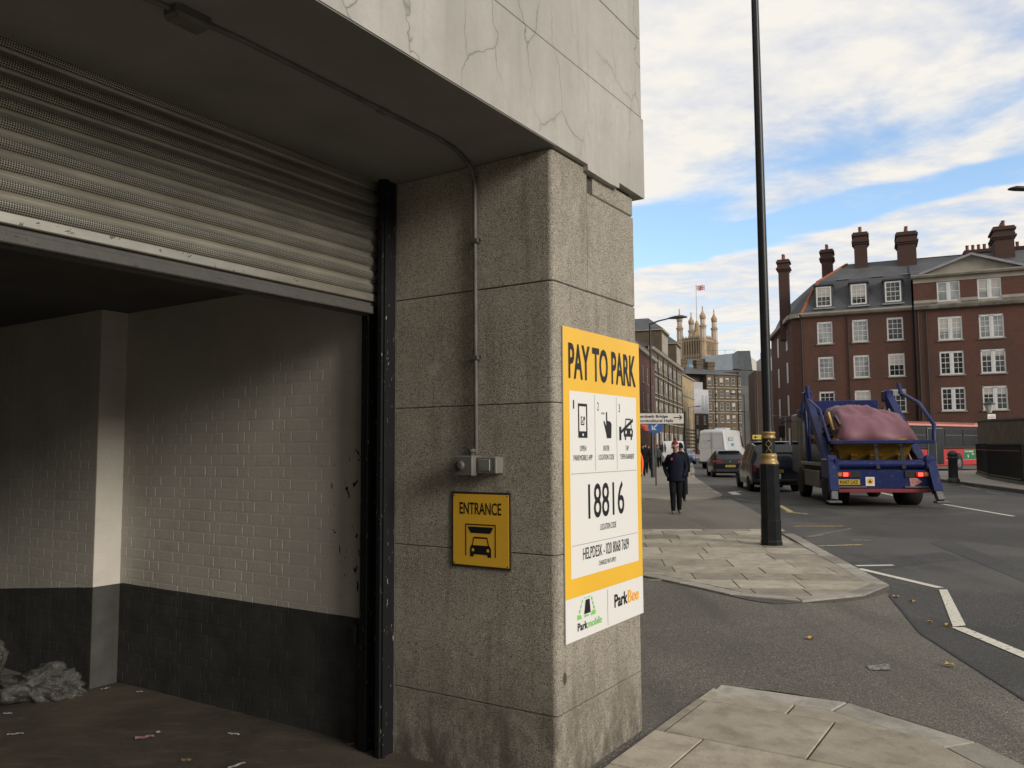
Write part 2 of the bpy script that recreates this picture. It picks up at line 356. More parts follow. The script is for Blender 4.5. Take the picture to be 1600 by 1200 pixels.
def m_asphalt(name, c1, c2, patch=0.4):
    m = new_mat(name); t = NT(m); p = t.pos()
    base = t.mix(t.ramp(t.noise(p, 0.45, 7, 0.6), (0.36, 0.0), (0.66, 1.0)), c1, c2)
    v = t.vor(p, 95, out='Color'); sep = t.n('ShaderNodeSeparateColor'); t.l(v, sep.inputs[0])
    base = t.mix(t.ramp(sep.outputs[0], (0.72, 0.0), (0.95, 0.55)), base, tuple(min(1, x*2.1) for x in c2))
    base = t.mix(t.ramp(sep.outputs[1], (0.5, 0.0), (0.95, 0.7)), base, tuple(x*0.42 for x in c1))
    tw = t.noise(t.mapping(p, (1.3, 0.10, 1), (0, 0, R(10))), 1.0, 5, 0.6)
    base = t.mix(t.math('MULTIPLY', t.ramp(tw, (0.50, 0.0), (0.66, 1.0)), 0.5), base, tuple(x*0.60 for x in c1))
    g = t.noise(p, 38, 5, 0.7)
    base = t.mix(t.ramp(g, (0.30, 0.6), (0.48, 0.0)), base, tuple(x*0.5 for x in c1))
    spk = t.math('MULTIPLY', t.ramp(t.vor(p, 14), (0.0, 1.0), (0.09, 0.0)), t.ramp(t.noise(p, 3, 2), (0.52, 0.0), (0.6, 0.5)))
    base = t.mix(spk, base, (0.25, 0.24, 0.22))
    pa = t.noise(p, 0.16, 3, 0.5)
    base = t.mix(t.math('MULTIPLY', t.ramp(pa, (0.50, 0.0), (0.53, 1.0)), patch), base, tuple(x*0.62 for x in c1))
    pb = t.noise(p, 0.23, 4, 0.55, 0.4)
    base = t.mix(t.math('MULTIPLY', t.ramp(pb, (0.54, 0.0), (0.60, 1.0)), patch*.9), base, tuple(min(1,x*1.35) for x in c2))
    n = t.bump(t.math('ADD', t.vor(p, 95), t.math('MULTIPLY', g, 0.8)), 0.6, 0.008)
    t.out(base, t.math('ADD', t.math('MULTIPLY', g, 0.2), 0.68), n, 0, 0.3); return m
def m_flag(name, c1, c2):
    m = new_mat(name); t = NT(m); p = t.pos()
    r_ = t.rnd()
    base = t.mix(t.ramp(t.noise(p, 2.3, 7, 0.62), (0.33, 0.0), (0.68, 1.0)), c1, c2)
    base = t.mix(t.math('MULTIPLY', t.ramp(t.noise(p, 7, 6, 0.68), (0.47, 0.0), (0.66, 1.0)), 0.5), base, tuple(x*0.55 for x in c1))
    g = t.noise(p, 190, 3, 0.6)
    base = t.mix(t.ramp(g, (0.3, 0.55), (0.5, 0.0)), base, tuple(x*0.45 for x in c1))
    spot = t.math('MULTIPLY', t.ramp(t.vor(p, 9), (0.0, 1.0), (0.07, 0.0)), t.ramp(t.noise(p, 2, 2), (0.5, 0.0), (0.58, 0.8)))
    base = t.mix(spot, base, (0.06, 0.055, 0.05))
    h = t.n('ShaderNodeHueSaturation'); t.l(base, h.inputs['Color']); t.l(t.math('ADD', t.math('MULTIPLY', r_, 0.50), 0.72), h.inputs['Value'])
    h.inputs['Saturation'].default_value = 1.0
    n = t.bump(t.math('ADD', g, t.noise(p, 16, 5)), 0.4, 0.006)
    t.out(h.outputs[0], 0.82, n, 0, 0.3); return m
def m_steel_slat():
    m = new_mat('galvanised perforated slat'); t = NT(m); o = t.obj()
    s = t.n('ShaderNodeSeparateXYZ'); t.l(o, s.inputs[0])
    def cell(v, k, off=0.0): return t.math('SUBTRACT', t.math('FRACT', t.math('ADD', t.math('MULTIPLY', v, k), off)), 0.5)
    row = t.math('FLOOR', t.math('MULTIPLY', s.outputs[2], 125.0))
    dx = cell(s.outputs[0], 110.0); dz = cell(s.outputs[2], 125.0)
    d = t.math('SQRT', t.math('ADD', t.math('MULTIPLY', dx, dx), t.math('MULTIPLY', dz, dz)))
    band = t.math('MULTIPLY', t.math('GREATER_THAN', s.outputs[2], 0.003), t.math('LESS_THAN', s.outputs[2], 0.044))
    hole = t.math('MULTIPLY', t.ramp(d, (0.34, 1.0), (0.43, 0.0)), band)
    p = t.pos(); f = t.noise(t.mapping(p, (1, 1, 5)), 3.0, 6)
    col = t.mix(t.ramp(f, (0.35, 0.0), (0.65, 1.0)), (0.30, 0.285, 0.235), (0.42, 0.40, 0.335))
    t.out(t.mix(hole, col, (0.012, 0.012, 0.012)), t.math('ADD', t.math('MULTIPLY', hole, 0.5), t.math('ADD', 0.28, t.math('MULTIPLY', f, 0.12))), t.bump(t.math('SUBTRACT', 1.0, hole), 0.5, 0.002), t.math('SUBTRACT', 0.45, t.math('MULTIPLY', hole, 0.45))); return m
def m_flaky_steel():
    m = new_mat('flaking galvanised rail'); t = NT(m); p = t.pos()
    f = t.noise(t.mapping(p, (1, 1, 1.4)), 13, 7, 0.68, 0.3)
    fl = t.ramp(f, (0.60, 0.0), (0.63, 1.0))
    col = t.mix(fl, t.mix(t.noise(t.mapping(p, (3, 3, 9)), 3, 5), (0.30, 0.28, 0.23), (0.50, 0.475, 0.40)), (0.14, 0.125, 0.105))
    t.out(col, t.math('ADD', t.math('MULTIPLY', fl, 0.3), 0.38), t.bump(t.math('SUBTRACT', 1.0, fl), 0.6, 0.003), t.math('SUBTRACT', 0.75, t.math('MULTIPLY', fl, 0.45))); return m
def m_chipped(name, c, chipc, lo=0.66, sc=(9, 9, 2.2), rough=0.55):
    m = new_mat(name); t = NT(m); p = t.pos()
    f = t.noise(t.mapping(p, sc), 4.5, 6, 0.7)
    k = t.ramp(f, (lo, 0.0), (lo+0.015, 1.0))
    t.out(t.mix(k, t.mix(t.noise(p, 20, 3), c, tuple(x*1.6 for x in c)), chipc), rough, t.bump(t.math('SUBTRACT', t.noise(p, 60, 3), k), 0.4, 0.003), 0, 0.3); return m
AGG = m_aggregate(); PANEL = m_panel(); PAINT = m_paint()
MORTAR = mat('dark mortar', (0.10, 0.09, 0.075), (0.06, 0.055, 0.05), 20, 0.95, bump=0.4)
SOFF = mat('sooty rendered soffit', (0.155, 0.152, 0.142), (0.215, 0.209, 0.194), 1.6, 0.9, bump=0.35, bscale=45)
ASPH = m_asphalt('road asphalt', (0.066, 0.062, 0.057), (0.096, 0.091, 0.083))
ASPH3 = m_asphalt('newer asphalt strip', (0.056, 0.054, 0.051), (0.080, 0.077, 0.073), 0.1)
ASPH2 = m_asphalt('worn warm asphalt', (0.118, 0.106, 0.088), (0.175, 0.158, 0.132), 0.25)
FLAG = m_flag('york stone flag', (0.30, 0.262, 0.202), (0.44, 0.392, 0.308))
KERB = m_flag('granite kerb', (0.26, 0.24, 0.205), (0.39, 0.36, 0.305))
SLAT = m_steel_slat(); FLAKY = m_flaky_steel()
GUIDE = m_chipped('chipped black paint', (0.004, 0.0042, 0.005), (0.30, 0.275, 0.23), 0.645, (16, 16, 3.5), 0.7)
BLACKP = mat('black gloss paint', (0.008, 0.009, 0.011), (0.014, 0.015, 0.017), 8, 0.35, bump=0.08, bscale=120, spec=0.3)
STEELG = mat('dull galvanised steel', (0.085, 0.08, 0.07), (0.14, 0.13, 0.115), 9, 0.6, 0.3, bump=0.15)
WHITEP = mat('white sign vinyl', (0.72, 0.71, 0.68), None, 3, 0.35, spec=0.4)
YELLOW = mat('yellow sign vinyl', (0.80, 0.47, 0.045), (0.76, 0.44, 0.04), 2, 0.35, spec=0.4)
INK = mat('black print', (0.012, 0.012, 0.014), None, 3, 0.45)
THINL = mat('grey print', (0.30, 0.30, 0.29), None, 3, 0.5)
GREENP = mat('green print', (0.20, 0.56, 0.12), None, 3, 0.45)

# ------------------------------------------------------------------ the ground
LK = [(2.3,-14),(2.55,0),(2.62,3.4)]
FK = [(4.42,10.2),(4.69,12.1),(5.14,15.04),(6.05,20.46),(7.29,29.7),(9.44,42.4),(11.6,52),(18.5,84),(26,117),(37.5,151),(62,222),(120,380)]
RK = [(13.5,-14),(14.6,8),(15.6,20),(17.25,27.6),(19.5,37.7),(20.8,43.6)]
b = MB(); b.face((-2500,-2500,-.03),(2500,-2500,-.03),(2500,2500,-.03),(-2500,2500,-.03)); struct(b.build('ground', mat('distant ground', (0.10,0.095,0.085),(0.13,0.12,0.105),0.05,0.9)))
b = MB(); right = [(13.5,-14),(15.0,14),(17.25,27.6),(19.5,37.7),(23.5,58),(36,117),(47,148),(75,222),(135,380)]
left = [(2.3,-14),(2.5,3.5),(3.2,8.5),(4.3,10.0)]+FK
for i in range(60):
    pass
def lerp_at(pl, y):
    for (x0, y0), (x1, y1) in zip(pl, pl[1:]):
        if y0 <= y <= y1: return x0+(x1-x0)*(y-y0)/(y1-y0)
    return pl[-1][0]
ys = [-14, 3.5, 8.5, 10, 14, 20, 27.6, 37.7, 58, 84, 117, 148, 222, 380]
for y0, y1 in zip(ys, ys[1:]):
    b.face((lerp_at(left,y0)-.4,y0,0),(lerp_at(right,y0)+.1,y0,0),(lerp_at(right,y1)+.1,y1,0),(lerp_at(left,y1)-.4,y1,0))
struct(b.build('road', ASPH))
b = MB(); b.face((20,40,.002),(140,5,.002),(140,22,.002),(24.5,58.5,.002)); struct(b.build('side_road', ASPH))
b = MB(); oe = [(4.22,9.35),(3.59,7.3),(3.34,5.47),(2.95,3.9)]; ie = [(3.35,9.6),(2.7,7.5),(2.45,5.7),(2.05,4.2)]
for i in range(3): b.face((*oe[i+1],.004),(*oe[i],.004),(*ie[i],.036),(*ie[i+1],.036))
b.face(*[(x,y,.036) for x,y in [(2.05,4.2),(2.45,5.7),(2.7,7.5),(3.35,9.6),(2.1,10.2),(-6.6,14.6),(-9,10.3),(0.4,4.1)]]); struct(fixn(b.build('alley', ASPH2)))
# tar joint between alley and road
b = MB(); sm = [gp(1390,930,.011), gp(1440,990,.011), gp(1600,1092,.011), Vector((3.2,4.4,.011))]
for p, q in zip(sm, sm[1:]):
    d = (q-p).normalized(); nrm = Vector((d.y,-d.x,0))*.014
    b.face(p-nrm, q-nrm, q+nrm, p+nrm)
struct(b.build('tar_joint', mat('tar', (0.015,0.014,0.013), None, 3, 0.6)))

def offset_line(pl, d):         # to the left of the running direction
    out = []
    for i, p in enumerate(pl):
        a = Vector(pl[max(i-1,0)]); c = Vector(pl[min(i+1,len(pl)-1)]); t = (c-a).normalized(); out.append((p[0]-t.y*d, p[1]+t.x*d))
    return out
def resample(pl, step):
    out = [Vector(pl[0])]; acc = 0.0
    for p, q in zip(pl, pl[1:]):
        p, q = Vector(p), Vector(q); L = (q-p).length; d = step-acc
        while d < L: out.append(p+(q-p)*(d/L)); d += step
        acc = (acc+L) % step
    out.append(Vector(pl[-1])); return out
def catmull(pts, n=6):
    P = [Vector(p) for p in pts]; P = [P[0]*2-P[1]]+P+[P[-1]*2-P[-2]]; out = []
    for i in range(1, len(P)-2):
        for k in range(n):
            t = k/n; a, b_, c, d = P[i-1], P[i], P[i+1], P[i+2]
            out.append(0.5*((2*b_)+(c-a)*t+(2*a-5*b_+4*c-d)*t*t+(3*b_-a-3*c+d)*t**3))
    out.append(P[-2]); return [tuple(p) for p in out]
def kerb_row(parent, pl, width, top, step, side=1):
    pts = resample(pl, step); inn = [Vector(p) for p in offset_line([tuple(p) for p in pts], width*side)]
    for i in range(len(pts)-1):
        if (pts[i+1]-pts[i]).length < 0.05: continue
        g = 0.004
        a, c = pts[i]+(pts[i+1]-pts[i]).normalized()*g, pts[i+1]-(pts[i+1]-pts[i]).normalized()*g
        d, e_ = inn[i+1]-(inn[i+1]-inn[i]).normalized()*g, inn[i]+(inn[i+1]-inn[i]).normalized()*g
        MB().prism([tuple(a), tuple(c), tuple(d), tuple(e_)], -.02, top+random.uniform(-.002,.003), .007).build('kerb_stone', KERB, parent)
def flags(parent, region, org, ang, width, lens, top, jit=0.003, seed=1, minA=0.012, rows=None):
    """stone flags in courses running along ang, clipped to region"""
    rr = random.Random(seed); ca, sa = math.cos(ang), math.sin(ang)
    def loc(p): x, y = p[0]-org[0], p[1]-org[1]; return (x*ca+y*sa, -x*sa+y*ca)
    def wld(p): return (org[0]+p[0]*ca-p[1]*sa, org[1]+p[0]*sa+p[1]*ca)
    L = [loc(p) for p in region]; x0, x1 = min(p[0] for p in L), max(p[0] for p in L); y0, y1 = min(p[1] for p in L), max(p[1] for p in L)
    y = y0; k = 0
    while y < y1:
        h = width*rr.uniform(.86,1.16); x = x0-rr.uniform(0, lens[1])
        while x < x1:
            l = rr.uniform(*lens); g = .0045
            c = clip_convex(L, [(x+g,y+g),(x+l-g,y+g),(x+l-g,y+h-g),(x+g,y+h-g)])
            if len(c) > 2 and area(c) > minA:
                MB().prism([wld(p) for p in c], 0.0, top+rr.uniform(-jit,jit), .005).build('paving_stone', FLAG, parent); k += 1
            x += l
        y += h
    return k
# near footway (the photographer stands on it)
kn = catmull([tuple(ab(2.03,-.09).xy), tuple(gp(1180,1073,.05).xy), tuple(gp(1280,1088,.05).xy), tuple(gp(1450,1130,.05).xy), tuple(gp(1600,1195,.05).xy), (2.64,3.4),(2.6,1.4),(2.5,-2)], 5)
kin = offset_line(kn, -.22)
npv = [tuple(ab(2.03-.1,-.075).xy)] + [p for p in kin[1:]] + [(-6,-6), tuple(ab(-9,-.075).xy)]
b = MB(); b.prism([tuple(ab(2.0,-.09).xy)]+kn[1:]+[(-6,-6), tuple(ab(-9,-.09).xy)], -.02, .036, 0); foot = struct(b.build('pavement', MORTAR))
kerb_row(foot, kn, .215, .05, .82, -1)
flags(foot, [p for p in npv], tuple(ab(0,-.075).xy), math.atan2(-BX.y,-BX.x), .60, (.7,1.25), .05, seed=4)
# far footway
kf = catmull([tuple(gp(u,v,.06).xy) for u,v in [(992,896),(1090,916),(1190,938),(1270,938),(1340,931),(1378,920),(1390,912),(1386,905)]]+FK[:1], 5)
kerb1 = kf + [FK[1], FK[2]]
kin = offset_line(kerb1, .2)
fl_poly = kin[1:-1] + [(4.95,15.9),(-1,16.1),(-2.5,10.4)]
base = kerb1 + FK[3:9] + [(20,120),(5,60),(-3,17),(-2.6,10.5)]
b = MB(); b.prism(base, -.02, .044, 0); foot2 = struct(b.build('pavement', MORTAR))
kerb_row(foot2, kerb1, .2, .06, .85, 1)
flags(foot2, fl_poly, (4,12), R(-6), .62, (.55,1.15), .06, jit=.002, seed=9, minA=.006)
b = MB(); b.prism([(-2,16.12),(4.9,15.95),(5.25,16.6),(6.0,20.4),(6.62,24.7),(-1,24.95)], 0, .057, 0); struct(b.build('pavement_crossing', m_asphalt('pale footway asphalt', (0.135, 0.122, 0.10), (0.185, 0.168, 0.138), 0.15)))
kerb_row(foot2, [(5.16,15.6),(6.0,20.42),(6.64,24.9)], .13, .05, 1.3, 1)
FARP = mat('far footway slabs', (0.22,0.20,0.165),(0.30,0.27,0.225), 0.9, 0.85, bump=0.3)
cor = catmull([(3.4,24.9),(5.4,24.95),(6.2,25.3),(6.75,26.4),(7.29,29.7)],4)
b = MB(); b.prism([(-1,25.0)]+cor+FK[5:11]+[(48,228),(5,70),(2,40)], 0, .10, 0); struct(b.build('pavement', FARP))
fk2 = cor+FK[5:9]
kerb_row(foot2, fk2, .16, .106, 1.6, 1)
# right hand footway
b = MB(); rp = catmull(RK+[(22.2,47),(25,49),(29,49.5),(40,46),(70,36)],4)
b.prism(rp+[(70,-14)], -.02, .12, 0); foot3 = struct(b.build('pavement', FARP))
DKERB = mat('dark wet kerb', (0.05,0.045,0.04),(0.085,0.075,0.065),4,0.8)
for i in range(len(rp)-1):
    a, c = Vector(rp[i]), Vector(rp[i+1])
    if a.y < 15 or a.x > 30: continue
    d = (c-a).normalized(); nrm = Vector((d.y,-d.x))*.16
    MB().prism([tuple(a-d*-.01-nrm*.08), tuple(c-d*.01-nrm*.08), tuple(c+nrm-d*.01), tuple(a+nrm+d*.01)], -.02, .126, .008).build('kerb_stone', DKERB, foot3)

for q in ([(1310,880),(1475,862),(1500,874),(1335,894)],[(1480,842),(1640,905),(1640,925),(1452,848)]):
    b = MB(); b.face(*[gp(*c,.003) for c in q][::-1]); struct(b.build('road_repair', ASPH3))
# painted markings
RW = m_chipped('worn white road paint', (0.48,0.45,0.38), (0.09,0.085,0.075), 0.60, (6,6,6), 0.75)
RWF = m_chipped('faint white road paint', (0.22,0.20,0.17), (0.075,0.07,0.065), 0.50, (5,5,5), 0.8)
RY = m_chipped('worn yellow road paint', (0.42,0.33,0.13), (0.085,0.08,0.07), 0.52, (6,6,6), 0.8)
mk = link('road_markings', None); struct(mk)
def stripe(p, q, wdt, m, z=.006):
    p, q = gp(*p), gp(*q); d = (q-p).normalized(); nrm = Vector((d.y,-d.x,0))*wdt/2; up = Vector((0,0,z))
    b = MB(); b.face(p-nrm+up, q-nrm+up, q+nrm+up, p+nrm+up); return b.build('road_marking', m, mk)
stripe((1338,884.5),(1396,883.5),.10,RW); stripe((1342,889),(1469,919),.11,RW)
p = [gp(1467,921,.006),gp(1480,921,.006),gp(1509,977,.006),gp(1489,979,.006)]
b = MB(); b.face(*p[::-1]); b.build('road_marking', RW, mk)
stripe((1497,981),(1640,1041),.12,RW)
stripe((1474,788),(1584,807),.11,RW); stripe((1372,769),(1398,775),.12,RW)
stripe((1228,800),(1262,803.5),.12,RY); stripe((1240,822.5),(1318,822.5),.10,RY); stripe((1278,853.5),(1347,851.5),.10,RY)
stripe((1218,790),(1236,800),.14,RY); stripe((1330,844),(1362,845),.12,RWF); stripe((1225,846),(1330,826),.06,RWF); stripe((1252,841),(1290,836),.07,RWF)
stripe((1143,769),(1152,773),.30,RW); stripe((1143,769),(1160,767.5),.12,RW); stripe((1104,775),(1178,775),.10,RWF); stripe((1086,758),(1112,759),.14,RWF); stripe((1150,780),(1190,786),.10,RWF)
stripe((1500,758),(1530,765),.12,RWF); stripe((1540,768),(1570,773),.12,RWF); stripe((1085,739),(1099,739.5),.16,RWF)
# pale patch in the alley
b = MB(); b.face(*[gp(*q,.038) for q in [(1353,1040),(1388,1037),(1392,1046),(1360,1047)][::-1]]); b.build('repair_patch', m_chipped('chalky patch', (0.20,0.19,0.175),(0.085,0.08,0.07),0.5,(9,9,9)), mk)
# ------------------------------------------------------------------ the garage building
G = thing('parking_garage', 'grey concrete garage building with rough stone corner pillar and open vehicle entrance', 'building', C0, FRZ)
RB = .024; L = .977
def corner_poly(a1, b1, r=RB, i=0.0):
    pts = [(r*(1-math.sin(t)) + i*math.sin(t)*0, r*(1-math.cos(t))) for t in [k*math.pi/2/6 for k in range(7)]]
    # runs from the left face (a=0) round to the street face (b=0)
    arc = [(r-r*math.cos(k*math.pi/2/6), r-r*math.sin(k*math.pi/2/6)) for k in range(7)]
    return [(0, b1)]+arc+[(a1-.012, 0), (a1, .012), (a1, b1)]
pil = MB().prism([(.02,1.01),(.02,.06),(.06,.02),(L-.02,.02),(L-.02,1.01)], 0, 3.17, 0).build('pillar', MORTAR, G)
zb = [-.01, .367, 1.127, 1.873, 2.480, 3.155]
for z0, z1 in zip(zb, zb[1:]):
    if z0 > 2.4:      # the top course is split by an upright joint, a broken notch at its head
        MB().prism([(0,1.018)]+corner_poly(.37,1)[1:-3]+[(.374,0),(.374,1.018)], z0+.004, z1, .004).build('stone_block', AGG, pil)
        MB().prism([(.377,0),(L-.012,0),(L,.012),(L,1.018),(.377,1.018)], z0+.004, z1-.13, .005).build('stone_block', AGG, pil)
        MB().prism([(.45,0.004),(L-.012,0.004),(L-.003,.012),(L-.003,1.0),(.45,1.0)], z1-.122, z1-.01, .006).build('stone_block', AGG, pil)
    else:
        MB().prism(corner_poly(L,1.018), z0+(.002 if z0 > 0 else 0), z1-.002, .0025).build('stone_block', AGG, pil)
# beam over the entrance, clad in pale panels
bm_ = MB().box(-6, 1.04, 0.03, 1.0, 3.19, 5.2).box(-6,1.04,1.0,6,3.3,5.2).build('beam', MORTAR, G)
for z0, z1, e1 in [(3.664,4.158,1.05),(4.162,4.66,1.05),(4.664,5.2,1.05)]:
    for a0, a1 in [(-6,-2.1),(-2.094,e1)]:
        MB().cbox(a0, a1, -.03, .06, z0, z1, .003).build('concrete_panel', PANEL, bm_)
    MB().cbox(.98, e1, .062, 5.9, z0, z1, .006).build('concrete_panel', PANEL, bm_)
MB().cbox(-6, -2.1, -.03, .06, 3.165, 3.660, .003).build('concrete_panel', PANEL, bm_)
MB().plate([(-2.094,3.163),(.335,3.163),(.34,3.134),(.60,3.130),(.72,3.136),(.724,3.168),(1.072,3.162),(1.075,3.166),(1.075,3.660),(-2.094,3.660)], -.03, .06).build('concrete_panel', PANEL, bm_)
MB().cbox(.985, 1.075, .062, 5.9, 3.17, 3.66, .008).build('concrete_panel', PANEL, bm_)
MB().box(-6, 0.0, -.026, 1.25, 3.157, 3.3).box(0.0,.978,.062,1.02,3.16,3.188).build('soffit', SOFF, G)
MB().box(-6, 1.0, .0, 8, 5.2, 11).build('upper_wall', PANEL, G)
# side wall, interior
iw = MB().box(.0005, .97, 1.03, 12, 0, 3.2).box(-.1993, .0005, 3.6508, 12, -.6, 3.2).build('interior_wall', PAINT, G)
MB().box(-.008, .004, 1.02, 1.2, 0, 3.16).build('jamb_lining', MORTAR, G)
def brick_mesh(l, h=.0655):
    c = .0035; d = .012
    b = MB(); v = [(0,0,0),(0,l,0),(0,l,h),(0,0,h)]
    f = [(-d,c,c),(-d,l-c,c),(-d,l-c,h-c),(-d,c,h-c)]
    b.add(v+f, [(4,7,6,5),(0,4,5,1),(1,5,6,2),(2,6,7,3),(3,7,4,0)])
    return b.mesh('brick', PAINT)
BS, BH = brick_mesh(.214), brick_mesh(.101)
rb = random.Random(3); cnt = 0; rest = MB()
def put_brick(a, b0, z, me, l):
    global cnt
    da = rb.uniform(-.0004,.0004)
    if cnt < 300:
        o = link('brick', me, iw, (a+.0116+da, b0, z), 0); cnt += 1
    else:
        h = .0655; c = .0035; d = .012; a_ = a+.0116+da
        rest.add([(a_,b0,z),(a_,b0+l,z),(a_,b0+l,z+h),(a_,b0,z+h),(a_-d,b0+c,z+c),(a_-d,b0+l-c,z+c),(a_-d,b0+l-c,z+h-c),(a_-d,b0+c,z+h-c)],
                 [(4,7,6,5),(0,4,5,1),(1,5,6,2),(2,6,7,3),(3,7,4,0)])
rows = list(range(35)); rows.sort(key=lambda k: abs(k*.0735-1.5))
courses = []
for k in range(36):
    z = k*.0735+.004; b0 = 1.205 - (0.0 if k % 2 else .16); j = k % 2
    while b0 < 3.66:
        l, me = ((.214, BS) if j % 2 == 0 else (.101, BH))
        s0 = max(b0, 1.205); e0 = min(b0+l, 3.652)
        if e0-s0 > .03: courses.append((s0, z, me if (e0-s0) > l-.002 else None, e0-s0))
        b0 += l+.0075; j += 1
courses.sort(key=lambda q: (q[0]-1.2)*1.0 + abs(q[1]-1.3)*.35)
for b0, z, me, l in courses:
    if me is None: cnt_, cnt = cnt, 999; put_brick(0, b0, z, BS, l); cnt = cnt_
    else: put_brick(0, b0, z, me, l)
# past the pier the wall stands 0.2 m further out
for k in range(46):
    z = -.62+k*.0735; b0 = 3.655+(k%2)*.1; j = k
    if k % 2: 
        rest.add([(-.188,3.655,z),(-.188,3.748,z),(-.188,3.748,z+.0655),(-.188,3.655,z+.0655),(-.2,3.655,z+.004),(-.2,3.744,z+.004),(-.2,3.744,z+.0615),(-.2,3.655,z+.0615)],[(4,7,6,5),(0,4,5,1),(1,5,6,2),(2,6,7,3),(3,7,4,0)])
    while b0 < 9.0:
        l = .214 if j % 2 == 0 else .101
        rest.add([(-.188,b0,z),(-.188,b0+l,z),(-.188,b0+l,z+.0655),(-.188,b0,z+.0655),(-.2,b0+.004,z+.004),(-.2,b0+l-.004,z+.004),(-.2,b0+l-.004,z+.0615),(-.2,b0+.004,z+.0615)],[(4,7,6,5),(0,4,5,1),(1,5,6,2),(2,6,7,3),(3,7,4,0)])
        b0 += l+.0075; j += 1
    # end face of the pier
    for x0, x1 in ([(-.1995,.0)] if k % 2 else [(-.1995,-.1035),(-.096,.0)]):
        y = 3.662; rest.add([(x0,y,z),(x1,y,z),(x1,y,z+.0655),(x0,y,z+.0655),(x0+.002,y-.012,z+.004),(x1-.004,y-.012,z+.004),(x1-.004,y-.012,z+.0615),(x0+.002,y-.012,z+.0615)],[(4,5,6,7),(0,1,5,4),(1,2,6,5),(2,3,7,6),(3,0,4,7)])
stuff(rest.build('brickwork', PAINT, iw))
DKC = mat('dark garage ceiling', (0.07,0.066,0.06),(0.10,0.095,0.085),2,0.9,bump=.3)
MB().box(-6, .0, 1.30, 12, 2.665, 3.2).build('ceiling', DKC, G)
MB().box(-6.0, -5.2, 1.0, 12, -1, 3.2).box(-6,-5.0,0,1.02,0,3.17).build('left_wall', PAINT, G)
MB().box(-5.2, .0, 11.5, 12, -1, 3.2).build('back_wall', PAINT, G)
fl = MB()
fm = new_mat('oily garage floor'); t_ = NT(fm); p_ = t_.pos()
c_ = t_.mix(t_.ramp(t_.noise(p_, 1.1, 7, .65, .8), (0.34, 0.0), (0.68, 1.0)), (0.042,0.035,0.027), (0.092,0.077,0.060))
c_ = t_.mix(t_.ramp(t_.noise(t_.mapping(p_, (1,3,1), (0,0,.7)), 3.5, 7, .7, .5), (0.52, 0.0), (0.70, .6)), c_, (0.125,0.105,0.082))
c_ = t_.mix(t_.ramp(t_.vor(p_, 26), (0.0, .8), (0.10, 0.0)), c_, (0.03,0.026,0.021))
t_.out(c_, .75, t_.bump(t_.math('ADD', t_.noise(p_, 40, 5, .65), t_.noise(p_, 6, 4)), .35, .008), 0, .3)
prof = [(-.085,.0),(.2,.004),(1.2,.006),(2.4,.0),(3.6,-.01),(5.0,-.13),(8,-.42),(12,-.8)]
for (b0, z0), (b1, z1) in zip(prof, prof[1:]): fl.face(tuple(ab(-5.4,b0,z0+.006)), tuple(ab(.02 if b0 < 3.6 else .02,b0,z0+.006)), tuple(ab(.02,b1,z1+.006)), tuple(ab(-5.4,b1,z1+.006)))
struct(fl.build('floor', fm))

# roller shutter, pulled most of the way up
SH = thing('roller_shutter', 'half raised perforated steel roller shutter under the entrance soffit', 'roller shutter', ab(0,1.12,0), FRZ)
prf = [(-.002,.0),(-.012,.006),(-.020,.018),(-.0225,.030),(-.020,.042),(-.013,.053),(-.003,.060),(.004,.063),(.006,.067),(.0,.072),(-.002,.0762)]
vs = [(x, y, z) for x in (-5.05, -.055) for y, z in prf]; n_ = len(prf)
sb = MB(); sb.add(vs, [(k, k+1, n_+k+1, n_+k) for k in range(n_-1)], 0, True)
sm_ = sb.mesh('slat', SLAT)
for k in range(10): link('slat', sm_, SH, (0, 0, 2.515+k*.0762))
b = MB(); b.cbox(-5.05,-.05,-.026,.0,2.470,2.514,.004); b.build('bottom_rail', FLAKY, SH)
b = MB(); b.box(-5.05,-.06,-.006,.006,2.445,2.466); b.cbox(-5.05,-.10,-.024,.012,2.402,2.446,.004); b.cbox(-5.05,-.10,.012,.07,2.398,2.406,.002); b.build('weather_bar', m_chipped('tarnished steel bar', (0.060,0.057,0.053),(0.038,0.034,0.03),.62,(3,3,16)), SH)
b = MB(); b.cbox(-.062,-.045,-.034,.0,2.455,2.475,.004); b.build('lug', STEELG, SH)
for a0, a1 in ((-.118,-.004),(-5.0,-4.9)):
    b = MB(); b.cbox(a0,a1,-.098,-.062,0.0,3.166,.004); b.cbox(a0+.03,a1,.03,.085,0.0,3.166,.004); b.box(a0+.075,a1-.004,-.062,.03,0,3.166); b.cbox(a0+.012,a0+.036,-.112,-.098,0,3.166,.003); b.build('guide_rail', GUIDE, SH)

# conduit and junction box
CO = thing('electrical_conduit', 'thin steel conduit running across the soffit and down the pillar to a junction box', 'conduit', C0, FRZ)
path = [(-2.6,.44,3.152),(-2.0,.43,3.152),(-1.79,.405,3.152),(-1.6,.388,3.152),(-.45,.383,3.152),(-.3,.395,3.15),(-.2,.42,3.148),(-.11,.445,3.14),(-.055,.455,3.118),(-.028,.46,3.08),(-.019,.46,3.03),(-.019,.459,2.6),(-.019,.455,1.62)]
MB().tube(path, .0125, 10).build('pipe', STEELG, CO)
for z in (2.74, 2.12): 
    b = MB(); b.cbox(-.034,-.0,.435,.483,z-.012,z+.012,.003); b.lathe([(.006,0),(.006,.012)],(-.012,.426,z),8); b.lathe([(.006,0),(.006,.012)],(-.012,.49,z),8); b.build('saddle', STEELG, CO)
MB().cbox(-1.86,-1.72,.36,.45,3.115,3.168,.012).build('inspection_box', STEELG, CO)
MB().cbox(-.85,-.79,.366,.402,3.135,3.168,.006).build('saddle', STEELG, CO)
